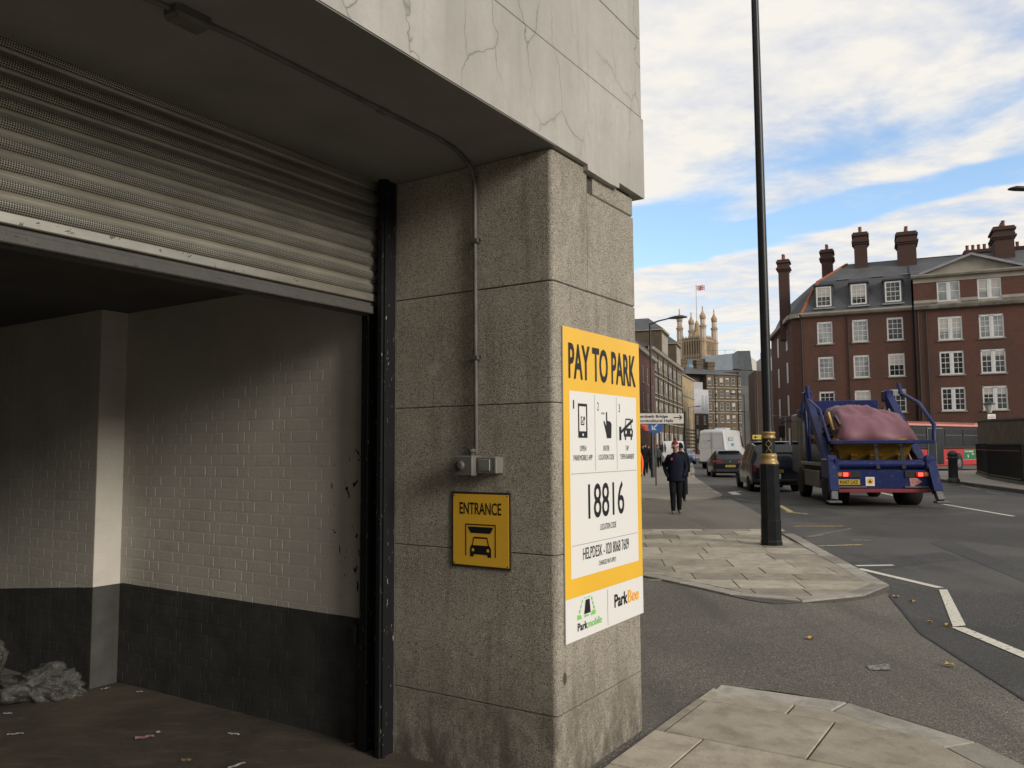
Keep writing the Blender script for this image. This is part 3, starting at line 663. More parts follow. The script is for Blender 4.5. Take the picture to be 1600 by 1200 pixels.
b = MB(); b.cbox(-.095,-.0,.425,.545,1.508,1.612,.006); b.lathe([(.016,0),(.016,.03),(.02,.03),(.02,.045)],(-.05,.46,1.60),10); b.build('junction_box', mat('grey cast box', (0.12,0.115,0.105),(0.18,0.17,0.155),8,0.55,0.3,bump=.2), CO)
b = MB(); b.lathe([(.026,0),(.024,-.010),(.012,-.013)],(-.095,.50,1.562),14,axis='X'); b.build('cover_screw', STEELG, CO)
b = MB(); b.cbox(-.062,-.0,.315,.42,1.522,1.606,.004); b.cbox(-.066,-.06,.338,.408,1.534,1.594,.003); b.cbox(-.064,-.0,.30,.318,1.522,1.604,.003); b.build('switch_box', mat('scratched galvanised box', (0.20,0.19,0.175),(0.30,0.29,0.265),12,0.4,0.4,bump=.2), CO)
# socket on the garage wall
SK = thing('wall_socket', 'small dark box on the grey painted band by the shutter guide', 'socket box', C0, FRZ)
MB().cbox(-.03,.002,1.285,1.335,.55,.66,.005).build('box', mat('grey socket', (0.05,0.05,0.048),None,4,.5), SK); MB().cbox(-.034,-.03,1.295,1.325,.565,.645,.002).build('cover', mat('dark socket cover', (0.03,0.03,0.03),None,4,.5), SK)

# ------------------------------------------------------------------ signs
ES = thing('entrance_sign', 'square yellow ENTRANCE sign with car pictogram on the shaded pillar face', 'sign', ab(-.0, .6225, 1.039), -FAZ)
W_, H_ = .371, .385
MB().cbox(0,W_,-.008,-.001,0,H_,.0015).build('border', mat('dark sign edge', (0.035,0.03,0.022),None,3,.5), ES)
MB().box(.011,W_-.011,-.0096,-.008,.011,H_-.011).build('panel', YELLOW, ES)
text('ENTRANCE', .062, INK, ES, W_/2, .272, -.0108, .262, bold=.012)
def ic(poly, parent, m=INK, y=-.0108, name='pictogram'):
    b = MB(); b.face(*[(x, y, z) for x, z in poly]); return fixn_to(b.build(name, m, parent))
def fixn_to(o): return o
def ccw(p): return p if sum(p[i][0]*p[(i+1)%len(p)][1]-p[(i+1)%len(p)][0]*p[i][1] for i in range(len(p))) > 0 else p[::-1]
b = MB()
def pf(poly, y=-.0108, mi=0): b.face(*[(x, y, z) for x, z in ccw(poly)], mi=mi)
cx = W_/2
for p in ([(.091,.058),(.097,.058),(.097,.222),(.091,.222)],[(.276,.058),(.282,.058),(.282,.222),(.276,.222)],[(.097,.216),(.276,.216),(.276,.222),(.097,.222)],[(.105,.208),(.268,.208),(.248,.176),(.126,.176)]): pf(p)
body = [(.121,.056),(.121,.098),(.130,.114),(.243,.114),(.253,.098),(.253,.056),(.230,.056),(.230,.068),(.144,.068),(.144,.056)]
# car body in convex pieces, window as an outline
pf([(.121,.068),(.253,.068),(.253,.098),(.243,.114),(.130,.114),(.121,.098)]); pf([(.121,.056),(.144,.056),(.144,.068),(.121,.068)]); pf([(.230,.056),(.253,.056),(.253,.068),(.230,.068)])
pf([(.133,.114),(.139,.114),(.147,.149),(.142,.153)]); pf([(.240,.114),(.234,.114),(.226,.149),(.231,.153)]); pf([(.142,.153),(.147,.149),(.226,.149),(.231,.153),(.226,.157),(.147,.157)])
for x in (.140,.234): b.face(*[(x+.0085*math.cos(k*math.pi/5), -.0116, .090+.0085*math.sin(k*math.pi/5)) for k in range(10)], mi=1)
b.build('pictogram', [INK, YELLOW], ES)
for x in (.018,W_-.018):
    for z in (.018,H_-.018): MB().lathe([(.0035,0),(.0035,-.002)],(x,-.0094,z),8,axis='Y').build('screw', INK, ES)

PS = thing('parking_sign', 'tall yellow and white PAY TO PARK board on the street face of the pillar', 'sign', ab(.079, -.002, .692), FRZ)
W_, H_ = .914, 1.570; Y0 = -.0085
MB().cbox(0,W_,-.007,0,0,H_,.001).build('backing_board', mat('board edge', (0.45,0.44,0.42),None,3,.5), PS)
MB().box(.0,W_,Y0+.001,-.007,.212,H_).build('yellow_panel', YELLOW, PS)
MB().box(.0,W_,Y0+.001,-.007,.0,.211).build('logo_strip', WHITEP, PS)
WX0, WX1, WZ0, WZ1 = .060, .858, .305, 1.246
MB().box(WX0,WX1,Y0,-.0075,WZ0,WZ1).build('white_panel', WHITEP, PS)
yt = -.0097
b = MB()
for p in ([(WX0+.01,.824),(WX1-.01,.824),(WX1-.01,.827),(WX0+.01,.827)],[(WX0+.01,.465),(WX1-.01,.465),(WX1-.01,.468),(WX0+.01,.468)],[(.333,.835),(.336,.835),(.336,1.236),(.333,1.236)],[(.594,.835),(.597,.835),(.597,1.236),(.594,1.236)],[(.452,.01),(.455,.01),(.455,.2),(.452,.2)]): pf(p, yt)
b.build('divider', THINL, PS)
text('PAY TO PARK', .182, INK, PS, .457, 1.315, yt, .805, bold=.022)
for s_x, s in ((.082,'1'),(.352,'2'),(.612,'3')): text(s, .048, INK, PS, s_x+.02, 1.155, yt, .012 if s == '1' else .018, bold=-.005)
text('OPEN', .030, INK, PS, .198, .940, yt, .068); text('PARKMOBILE APP', .030, INK, PS, .198, .892, yt, .205)
text('ENTER', .030, INK, PS, .465, .940, yt, .072); text('LOCATION CODE', .030, INK, PS, .465, .892, yt, .185)
text('TAP', .030, INK, PS, .727, .940, yt, .042); text("'OPEN BARRIER'", .030, INK, PS, .727, .892, yt, .185)
text('18816', .185, INK, PS, .462, .592, yt, .43, bold=.008); text('LOCATION CODE', .034, INK, PS, .475, .520, yt, .19)
text('HELPDESK - 020 8068 7609', .062, INK, PS, .455, .388, yt, .545, bold=.006); text('CHARGES MAY APPLY', .026, INK, PS, .46, .338, yt, .205)
b = MB()   # phone
x0, x1, z0, z1 = .148, .248, 1.008, 1.185
pf([(x0,z0),(x1,z0),(x1,z0+.034),(x0,z0+.034)],yt); pf([(x0,z1-.014),(x1,z1-.014),(x1,z1),(x0,z1)],yt); pf([(x0,z0+.034),(x0+.012,z0+.034),(x0+.012,z1-.014),(x0,z1-.014)],yt); pf([(x1-.012,z0+.034),(x1,z0+.034),(x1,z1-.014),(x1-.012,z1-.014)],yt)
b.face(*[(.198+.008*math.cos(k*math.pi/5), yt-.0008, z0+.016+.007*math.sin(k*math.pi/5)) for k in range(10)], mi=1)
for p in ([(.178,1.074),(.184,1.074),(.184,1.118),(.178,1.118)],[(.178,1.074),(.214,1.074),(.214,1.080),(.178,1.080)],[(.208,1.080),(.214,1.080),(.214,1.092),(.208,1.092)],[(.178,1.112),(.194,1.112),(.194,1.118),(.178,1.118)],[(.188,1.088),(.193,1.084),(.218,1.112),(.213,1.116)],[(.203,1.118),(.221,1.118),(.221,1.098),(.216,1.098)]): pf(p, yt)
b.build('pictogram', [INK, WHITEP], PS)
b = MB()   # pointing hand and dots
for x in (.418,.440): b.face(*[(x+.006*math.cos(k*math.pi/5), yt, 1.142+.006*math.sin(k*math.pi/5)) for k in range(10)])
pf([(.466,1.10),(.480,1.10),(.480,1.146),(.476,1.152),(.470,1.152),(.466,1.146)],yt); pf([(.466,1.03),(.528,1.03),(.532,1.085),(.520,1.098),(.480,1.104),(.466,1.10)],yt)
pf([(.434,1.096),(.444,1.104),(.466,1.072),(.466,1.03)],yt); pf([(.466,1.030),(.528,1.03),(.526,1.008),(.472,1.008)],yt)
b.build('pictogram', INK, PS)
b = MB()   # car behind a barrier
pf([(.628,.998),(.654,.998),(.654,1.074),(.628,1.074)],yt); pf([(.645,1.050),(.655,1.036),(.812,1.106),(.806,1.124)],yt-.0006)
pf([(.688,1.018),(.804,1.018),(.808,1.054),(.794,1.066),(.698,1.066),(.684,1.050)],yt); pf([(.698,1.0),(.716,1.0),(.716,1.018),(.698,1.018)],yt); pf([(.776,1.0),(.794,1.0),(.794,1.018),(.776,1.018)],yt)
pf([(.700,1.066),(.708,1.066),(.720,1.118),(.712,1.122)],yt); pf([(.792,1.066),(.784,1.066),(.774,1.118),(.781,1.122)],yt); pf([(.712,1.122),(.720,1.114),(.774,1.114),(.781,1.122)],yt)
for x in (.712,.778): b.face(*[(x+.009*math.cos(k*math.pi/5), yt-.0012, 1.044+.011*math.sin(k*math.pi/5)) for k in range(10)], mi=1)
b.build('pictogram', [INK, WHITEP], PS)
# two maker's marks on the white strip
text('Park', .040, INK, PS, .118, .042, yt, .105, 'LEFT', .02); text('mobile', .040, GREENP, PS, .228, .042, yt, .155, 'LEFT', .01)
b = MB()
pf([(.188,.115),(.256,.115),(.246,.185),(.206,.185)],yt-.0006)
for p in ([(.118,.098),(.165,.098),(.150,.118),(.120,.122)],[(.255,.098),(.312,.098),(.312,.120),(.276,.120)],[(.190,.100),(.236,.100),(.236,.110),(.190,.110)],[(.132,.128),(.146,.128),(.152,.146),(.142,.146)],[(.147,.152),(.158,.152),(.164,.168),(.156,.168)],[(.160,.174),(.170,.174),(.176,.190),(.170,.190)],[(.292,.126),(.306,.126),(.298,.144),(.286,.144)],[(.282,.150),(.294,.150),(.286,.168),(.276,.168)],[(.270,.174),(.282,.174),(.276,.190),(.266,.190)],[(.185,.194),(.215,.194),(.215,.198),(.185,.198)],[(.230,.194),(.260,.194),(.260,.198),(.230,.198)]): pf(p, yt, 1)
b.build('logo', [INK, GREENP], PS)
text('Park', .070, INK, PS, .535, .092, yt, .165, 'LEFT', .025); text('Bee', .070, mat('amber print',(0.85,0.42,0.05),None,3,.45), PS, .706, .092, yt, .145, 'LEFT', .02)
# ------------------------------------------------------------------ street furniture
GOLD = mat('gold paint', (0.36,0.25,0.10),(0.28,0.185,0.07),12,0.42,0.3,bump=.1)
def lamp_head(b, p, az, mi=0, k=1.0):
    """a long flat lantern pointing along az from p"""
    d = Vector((math.sin(az),math.cos(az),0)); x = Vector((d.y,-d.x,0)); p = Vector(p)
    secs = [(0,.04,.03,0),(.12,.09,.06,.01),(.35,.15,.10,.03),(.65,.16,.10,.05),(.85,.10,.05,.05),(.9,.03,.02,.05)]
    vs = []
    for s, w_, h_, dz in secs: vs += [p+d*s*k+x*(w_*math.cos(q))*k+Vector((0,0,dz+h_*math.sin(q)*(1.0 if math.sin(q) > 0 else .55)))*k for q in [2*math.pi*j/10 for j in range(10)]]
    b.add(vs, [(i*10+j, i*10+(j+1)%10, (i+1)*10+(j+1)%10, (i+1)*10+j) for i in range(len(secs)-1) for j in range(10)], mi, True)
    b.add(vs[:10], [tuple(range(10))[::-1]], mi); b.add(vs[-10:], [tuple(range(10))], mi)
LP = gp(1205.5, 851, .06)
T = thing('lamp_post', 'tall black street lamp post with octagonal base and gold collar on the pavement corner', 'lamp post', LP, 0)
b = MB(); b.lathe([(.178,0),(.178,.06),(.168,.075),(.166,.40),(.160,.405),(.158,1.28),(.150,1.31)], n=8, smooth=False, ph=math.pi/8-R(12)); b.build('base', BLACKP, T)
b = MB(); b.cbox(-.055,.055,-.168,-.155,.42,1.05,.006); o = b.build('access_door', BLACKP, T, rz=-R(12)-math.pi/4)
b = MB(); b.lathe([(.150,1.305),(.150,1.33),(.138,1.345),(.128,1.37),(.122,1.40),(.128,1.415),(.132,1.44),(.120,1.46),(.110,1.475)], n=24); b.build('collar', GOLD, T)
b = MB(); b.lathe([(.104,1.47),(.104,1.725)], n=24); em = b.build('emblem_drum', BLACKP, T)
b = MB(); b.lathe([(.108,1.72),(.118,1.735),(.106,1.75),(.104,1.79),(.116,1.80),(.116,1.82),(.10,1.83)], n=24); b.build('collar', GOLD, T)
ang0 = math.atan2(-LP.y,-LP.x)
b = MB()
for sgn in (-1, 1):     # two looped letters back to back
    pts = []
    for k in range(29):
        t = k/28; z = 1.495+.205*t; d = .028+.024*math.cos(t*math.pi*3.0)*(1 if t < .66 else .8)
        q = ang0 + sgn*(d-.012+.022*t*(1-t))/.106; pts.append((.107*math.cos(q), .107*math.sin(q), z))
    b.tube(pts, .0055, 5)
b.build('emblem', GOLD, em)
b = MB(); b.lathe([(.088,1.82),(.080,1.9),(.078,3.4),(.060,9.6),(.058,9.9)], n=18); b.build('column', BLACKP, T)
b = MB(); b.tube([(0,0,9.6),(.2,-.02,9.9),(.8,-.1,10.1),(1.5,-.2,10.15)], [.045,.04,.035,.03], 8); lamp_head(b,(1.5,-.2,10.13),R(98)); b.build('lantern_arm', BLACKP, T)

DARKM = mat('charcoal painted steel', (0.022,0.023,0.025),(0.035,0.036,0.037),6,0.5)
def street_lamp(u_pole, v_top, Y, az, reach, label, hh=None, rise=.35, double=False, z0=.1):
    top = yd(u_pole, v_top, Y); H = top.z
    t = thing('street_lamp', label, 'street lamp', (top.x, top.y, z0), 0, 'street lamps along the road'); H -= z0
    b = MB(); b.lathe([(.11,0),(.11,1.1),(.075,1.2),(.055,H)], n=10); b.build('column', DARKM, t)
    for a in ([az, az+math.pi] if double else [az]):
        d = Vector((math.sin(a),math.cos(a),0))
        b = MB(); b.tube([(0,0,H-.05), d*reach*.5+Vector((0,0,H+rise*.55)), d*reach+Vector((0,0,H+rise))], [.05,.04,.035], 7)
        b.build('arm', DARKM, t)
        b = MB(); lamp_head(b, d*(reach-.05)+Vector((0,0,H+rise)), a, 0, 1.15); b.build('lantern', DARKM, t)
    return t
E_ = R(95)
street_lamp(1015.5, 505, 42, E_, .95, 'street lamp with a rising arm and drooping lantern above the direction sign', rise=.22)
street_lamp(1181.5, 579, 67, E_+math.pi, .95, 'flat arm street lamp just left of the tall lamp post', rise=.05)
street_lamp(1162.5, 617, 99, E_+math.pi, .75, 'flat arm street lamp in front of the right end of the corner mansion block', rise=.08)
street_lamp(1171.5, 643.5, 140, E_+math.pi, .6, 'smallest far street lamp before the bare grey wall', rise=.03)
street_lamp(1076, 636, 125, E_, .9, 'far street lamp in front of the sunlit yellow block', rise=.03)
street_lamp(1226, 651, 62, E_, .75, 'double armed street lamp beside the side wall of the red block', rise=.05, double=True)
street_lamp(1668, 300, 30, E_+math.pi, 1.15, 'street lamp at the right edge with only its lantern tip in view', rise=.12)
# old lantern post by the bus
tp = yd(1546, 645, 41)
t = thing('lantern_post', 'old lantern post with glass head standing behind the dark brick boundary wall', 'lamp post', (tp.x, tp.y, .12))
Hh = tp.z-.12
b = MB(); b.lathe([(.09,0),(.09,.9),(.05,1.0),(.035,Hh)], n=10); b.bar((-.3,0,Hh-.45),(.3,0,Hh-.45),.03,.03); b.build('column', DARKM, t)
b = MB(); b.lathe([(.10,Hh),(.24,Hh+.42)], n=8, smooth=False); b.build('glass', mat('old lamp glass',(0.45,0.44,0.40),None,3,.2), t)
b = MB(); b.lathe([(.30,Hh+.42),(.28,Hh+.46),(.10,Hh+.58),(.04,Hh+.66)], n=8, smooth=False); b.build('cap', DARKM, t)
pz = yd(1549, 652, 40.7)
t = thing('notice_plate', 'small white notice plate on the lantern post above the boundary wall', 'sign', (pz.x, pz.y, pz.z), 0)
MB().cbox(-.20,.20,-.03,0,-.16,.16,.006).build('plate', WHITEP, t); MB().plate([(-.16,0),(-.11,.04),(-.11,-.04)],-.034,-.031).build('arrow', INK, t)
b = MB()
for z in (.05,-.02,-.09): b.plate([(-.06,z),(.14,z),(.14,z+.025),(-.06,z+.025)],-.034,-.031)
b.build('print', mat('rusty print',(0.35,0.10,0.06),None,3,.5), t)

# direction sign
p0 = yd(1068, 663, 27); DX = 1.75
t = thing('direction_sign', 'white road direction sign naming a bridge and halls with an arrow', 'road sign', (p0.x-DX, p0.y-.25, 0), R(4))
ztop = yd(1068,645,27).z; zbot = p0.z; hh = ztop-zbot
MB().cbox(0,DX,-.02,0,zbot,ztop,.006).build('plate', mat('dark sign rim',(0.03,0.03,0.03),None,3,.5), t)
MB().box(.022,DX-.022,-.0225,-.02,zbot+.022,ztop-.022).build('face', mat('dull white reflective sheet',(0.55,0.53,0.48),(0.50,0.48,0.43),4,.4), t)
text('Lambeth Bridge', .088, INK, t, DX-.55, zbot+hh*.58, -.026, 1.0, 'RIGHT', .03); text('Horticultural Halls', .088, INK, t, DX-.37, zbot+hh*.20, -.026, 1.2, 'RIGHT', .03)
b = MB(); xx = DX-.06; zz = zbot+hh*.58
b.face((xx-.30,-.026,zz-.016),(xx-.05,-.026,zz-.016),(xx-.05,-.026,zz+.016),(xx-.30,-.026,zz+.016)); b.face((xx,-.026,zz),(xx-.08,-.026,zz+.075),(xx-.125,-.026,zz+.075),(xx-.05,-.026,zz)); b.face((xx,-.026,zz),(xx-.05,-.026,zz),(xx-.125,-.026,zz-.075),(xx-.08,-.026,zz-.075))
b.build('arrow', INK, t)
for x in (.10, DX+.04): b = MB(); b.lathe([(.045,.05),(.045,ztop+.04)],(x,.04,0),10); b.build('post', DARKM, t)
# blue round sign below it
p0 = yd(1023.5, 666, 33)
t = thing('round_blue_sign', 'round blue road sign with white arrow half hidden below the direction sign', 'road sign', (p0.x, p0.y, 0))
b = MB(); b.lathe([(.30,-.01),(.30,.01)],(0,-.06,p0.z),24,axis='Y'); b.build('disc', mat('blue sign',(0.02,0.09,0.28),None,3,.4), t)
b = MB(); zc_ = p0.z; b.plate([(.15,zc_+.11),(.11,zc_+.15),(-.09,zc_-.05),(-.05,zc_-.09)],-.076,-.072); b.plate([(-.15,zc_-.15),(.05,zc_-.15),(-.15,zc_+.05)],-.076,-.072); b.build('arrow', mat('sign white',(0.45,0.45,0.44),None,3,.5), t)
b = MB(); b.lathe([(.03,.05),(.03,p0.z+.3)],n=8); b.build('post', STEELG, t)
# yellow temporary sign by the lamp post
p0 = yd(1184, 683, 24)
t = thing('yellow_arrow_sign', 'small yellow arrow sign sticking out behind the lamp post', 'sign', (p0.x, p0.y, 0), R(0))
MB().cbox(-.16,.42,-.01,.01,p0.z-.065,p0.z+.065,.004).build('plate', mat('dull yellow plate',(0.55,0.45,0.08),None,3,.5), t)
b = MB(); b.plate([(-.13,p0.z),(-.06,p0.z+.045),(-.06,p0.z-.045)],-.014,-.011); b.plate([(-.06,p0.z-.012),(.0,p0.z-.012),(.0,p0.z+.012),(-.06,p0.z+.012)],-.014,-.011); b.build('arrow', INK, t)
b = MB(); b.lathe([(.028,0),(.028,p0.z+.08)],(.30,.04,0),8); b.build('post', DARKM, t)
# bollard
p0 = gp(1490, 754, .12)
t = thing('bollard', 'black cast iron bollard on the far pavement in front of the bus', 'bollard', p0)
b = MB(); b.lathe([(.24,0),(.24,.12),(.20,.16),(.185,.2)],n=12); b.build('foot', DARKM, t)
b = MB(); b.lathe([(.185,.2),(.165,.95),(.20,.98),(.20,1.04),(.16,1.07)],n=12); b.build('shaft', DARKM, t)
b = MB(); b.lathe([(.16,1.07),(.19,1.12),(.185,1.2),(.12,1.29),(.03,1.33)],n=12); b.build('head', DARKM, t)

# boundary wall and railings
BW = m_flag('sooty stock brick', (0.065,0.05,0.036),(0.16,0.115,0.068))
wp = [gp(1523,741,.12), gp(1531,744.5,.12), gp(1545,748,.12), gp(1600,758,.12), Vector((20.0,22,.12))]
t = thing('boundary_wall', 'dark soot stained brick boundary wall behind the railings', 'wall', (0,0,0))
o_ = [Vector((0.55,1.1,0))]*5; wl = [p+Vector((.55,.45,0)) for p in wp]
ht = [2.85,2.85,2.78,2.65,2.6]
def wallstrip(b, pl, th, z0, zs):
    for i in range(len(pl)-1):
        p, q = pl[i], pl[i+1]; d = (q-p).normalized(); nrm = Vector((-d.y,d.x,0))*th
        if nrm.x < 0: nrm = -nrm
        v = [p,q,q+nrm,p+nrm]; zt = [zs[i],zs[i+1],zs[i+1],zs[i]]
        b.add([(a.x,a.y,z0) for a in v]+[(a.x,a.y,z_) for a, z_ in zip(v, zt)], [(0,3,2,1),(4,5,6,7),(0,1,5,4),(1,2,6,5),(2,3,7,6),(3,0,4,7)])
b = MB(); wallstrip(b, wl, .35, 0, ht); b.build('brickwork', BW, t)
b = MB(); back = wl[0]+Vector((14,2.0,0)); wallstrip(b, [wl[0]+Vector((.35,0,0)), back], .35, 0, [2.85,2.85]); b.build('brickwork', BW, t)
b = MB()
for i in range(len(wl)-1):
    p, q = wl[i], wl[i+1]; d = (q-p).normalized(); nrm = Vector((-d.y,d.x,0)); nrm = nrm if nrm.x > 0 else -nrm
    v = [p-nrm*.05,q-nrm*.05,q+nrm*.4,p+nrm*.4]; zt = [ht[i],ht[i+1],ht[i+1],ht[i]]
    b.add([(a.x,a.y,z_+.003) for a, z_ in zip(v,zt)]+[(a.x,a.y,z_+.08) for a, z_ in zip(v,zt)], [(0,3,2,1),(4,5,6,7),(0,1,5,4),(1,2,6,5),(2,3,7,6),(3,0,4,7)])
b.build('coping', mat('dark coping',(0.06,0.055,0.05),(0.10,0.09,0.075),2,.9), t)
t = thing('iron_railings', 'row of black upright iron railings in front of the boundary wall', 'railings', (0,0,0))
ln = resample([tuple(p.xy) for p in [wp[0]+Vector((.25,.2,0)), wp[1]+Vector((.3,.2,0)), wp[2], wp[3], wp[4]]], .16)
bb = MB(); bb.lathe([(.014,0),(.014,1.38),(.022,1.40),(.003,1.52)], n=5); bme = bb.mesh('railing_bar', BLACKP)
for q in ln[:170]: link('railing_bar', bme, t, (q.x, q.y, .2))
b = MB()
for i in range(0, len(ln[:170])-4, 4):
    for z in (.32,1.42): b.bar((ln[i].x,ln[i].y,z),(ln[i+4].x,ln[i+4].y,z),.03,.045)
b.build('rail', BLACKP, t)
b = MB(); wallstrip(b, [Vector((q.x-.08,q.y,0)) for q in ln[:170:6]], .18, .08, [.24]*40); b.build('plinth', mat('mossy plinth',(0.06,0.065,0.035),(0.10,0.09,0.07),3,.9), t)

# ------------------------------------------------------------------ buildings
def wall_open(b, x0, x1, z0, z1, ops, depth=.12, y=0.0, mi=0, rv=None):
    """a wall skin in the plane y with openings (xa,xb,za,zb) and their reveals"""
    xs = sorted({x0,x1,*[v for o in ops for v in o[:2]]}); zs = sorted({z0,z1,*[v for o in ops for v in o[2:]]})
    for xa, xb in zip(xs, xs[1:]):
        for za, zb_ in zip(zs, zs[1:]):
            mxx, mz = (xa+xb)/2, (za+zb_)/2
            if any(o[0] < mxx < o[1] and o[2] < mz < o[3] for o in ops): continue
            b.face((xa,y,za),(xb,y,za),(xb,y,zb_),(xa,y,zb_), mi=mi)
    m2 = mi if rv is None else rv
    for a, c, d, e_ in ops:
        b.face((a,y,d),(a,y,e_),(a,y+depth,e_),(a,y+depth,d),mi=m2); b.face((c,y,e_),(c,y,d),(c,y+depth,d),(c,y+depth,e_),mi=m2)
        b.face((a,y,e_),(c,y,e_),(c,y+depth,e_),(a,y+depth,e_),mi=m2); b.face((c,y,d),(a,y,d),(a,y+depth,d),(c,y+depth,d),mi=m2)
WFR = mat('white window paint', (0.62,0.62,0.60),(0.54,0.54,0.52),3,.5)
def m_glass(name, c1, c2):
    m = new_mat(name); t = NT(m); p = t.pos()
    f = t.noise(t.mapping(p,(1,1,.6)), .9, 4, .6)
    t.out(t.mix(t.ramp(f,(0.42,0.0),(0.6,1.0)), c1, c2), 0.08, None, 0, 0.5); return m
GLD = m_glass('dark window glass', (0.015,0.017,0.02), (0.05,0.05,0.05)); GLC = m_glass('net curtained glass', (0.16,0.17,0.17), (0.30,0.31,0.30))
SILL = mat('grey stone sill', (0.30,0.28,0.25),(0.22,0.205,0.18),2,.85)
_wc = {}; _wr = random.Random(11); BLIND = mat('cream roller blind', (0.42,0.40,0.36),(0.34,0.325,0.29),1.3,.9)
def window(parent, x, z, w_, h, kind='sash', nx=3, ny=4, arch=0.0, glass=None, sill=True, y=0.0, mats=None, bt=.085):
    """x,z = lower left corner; frame set just inside the reveal"""
    glass = glass or GLD; key = (round(w_,2),round(h,2),kind,nx,ny,arch,sill,bt)
    if key not in _wc:
        f = MB(); g = .035
        def lead(x0, x1, nx_, ny_):
            f.box(x0,x1,.02,.08,0,bt); f.box(x0,x0+bt,.02,.08,bt,h-bt); f.box(x1-bt,x1,.02,.08,bt,h-bt); f.box(x0,x1,.02,.08,h-bt-arch,h)
            f.box(x0+bt,x1-bt,.03,.07,h*.49,h*.49+.055)
            for i in range(1,nx_): xx = x0+bt+(x1-x0-2*bt)*i/nx_; f.box(xx-g/2,xx+g/2,.034,.062,bt,h-bt-arch)
            for i in range(1,ny_):
                zz = bt+(h-2*bt)*i/ny_
                if abs(zz-h*.49-.027) > .12: f.box(x0+bt,x1-bt,.036,.060,zz-g/2,zz+g/2)
        if kind == 'double': lead(0,w_/2-.04,nx,ny); lead(w_/2+.04,w_,nx,ny); f.box(w_/2-.04,w_/2+.04,.01,.09,0,h)
        else: lead(0,w_,nx,ny)
        p = MB(); p.box(bt*.6,w_-bt*.6,.05,.056,bt*.6,h-bt*.6)
        s = MB(); s.box(-.10,w_+.10,-.10,.02,-.10,-.004)
        _wc[key] = (f, p, s, {})
    f, p, s, cache = _wc[key]
    wm_ = (mats or WFR)
    if ('f',wm_.name) not in cache: cache[('f',wm_.name)] = f.mesh('window', wm_)
    if ('p',glass.name) not in cache: cache[('p',glass.name)] = p.mesh('pane', glass)
    if 's' not in cache: cache['s'] = s.mesh('sill', SILL)
    o = link('window', cache[('f',wm_.name)], parent, (x,y+.03,z)); link('pane', cache[('p',glass.name)], o)
    if h > 1.3 and _wr.random() < .42:
        q = round(_wr.choice([.22,.34,.5,.66]),2)
        if ('b',q) not in cache: bb_ = MB(); bb_.box(bt*.7,w_-bt*.7,.044,.048,h-bt-(h-2*bt)*q,h-bt*.8); cache[('b',q)] = bb_.mesh('blind', BLIND)
        link('blind', cache[('b',q)], o)
    if sill: link('sill', cache['s'], o, (0,-.03,0))
    return o
def m_brick(name, c1, c2, soot=(0.05,0.042,0.035), amt=.5):
    m = new_mat(name); t = NT(m); o = t.obj(); p = t.pos()
    s = t.n('ShaderNodeSeparateXYZ'); t.l(o, s.inputs[0])
    c = t.n('ShaderNodeCombineXYZ'); t.l(t.math('ADD', s.outputs[0], s.outputs[1]), c.inputs[0]); t.l(s.outputs[2], c.inputs[1])
    br = t.n('ShaderNodeTexBrick'); t.l(c.outputs[0], br.inputs[0]); br.inputs['Scale'].default_value = 1.0; br.inputs['Brick Width'].default_value = .225; br.inputs['Row Height'].default_value = .075; br.inputs['Mortar Size'].default_value = .006
    br.inputs['Color1'].default_value = (*c1,1); br.inputs['Color2'].default_value = (*c2,1); br.inputs['Mortar'].default_value = (*[x*.75+.02 for x in c1],1)
    f = t.noise(t.mapping(p,(1,1,.5)), .55, 7, .65)
    col = t.mix(t.math('MULTIPLY', t.ramp(f,(0.45,0.0),(0.7,1.0)), amt), br.outputs[0], soot)
    big = t.noise(p, 2.5, 5)
    col = t.mix(t.math('MULTIPLY', t.ramp(big,(0.5,0.0),(0.7,1.0)), .3), col, tuple(x*1.4 for x in c2))
    t.out(col, .9, t.bump(br.outputs['Fac'], .3, -.01), 0, .2); return m
RBR = m_brick('red mansion brick', (0.118,0.056,0.041), (0.090,0.045,0.034))
SBR = m_brick('sooty yellow stock brick', (0.128,0.096,0.060), (0.092,0.068,0.043), amt=.6)
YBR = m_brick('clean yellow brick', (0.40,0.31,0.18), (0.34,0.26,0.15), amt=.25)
BBR = m_brick('dark brown brick', (0.085,0.05,0.038), (0.065,0.042,0.033), amt=.3)
SLATE = mat('grey roof slate', (0.055,0.057,0.062),(0.085,0.086,0.09),.7,.7,bump=.4,bscale=9)
STONE = mat('weathered pale stone', (0.33,0.30,0.25),(0.23,0.205,0.165),.9,.85)
LEAD = mat('lead flashing', (0.20,0.205,0.215),(0.27,0.275,0.285),2,.6)
POT = mat('terracotta pot', (0.26,0.10,0.06),(0.18,0.075,0.05),4,.85)
RIDGE = mat('terracotta ridge tiles', (0.34,0.10,0.04),(0.24,0.075,0.035),4,.85)
IRON = mat('black cast iron', (0.018,0.018,0.018),None,3,.6)
CBR = m_brick('sooty red chimney brick', (0.085,0.045,0.036), (0.062,0.036,0.03))
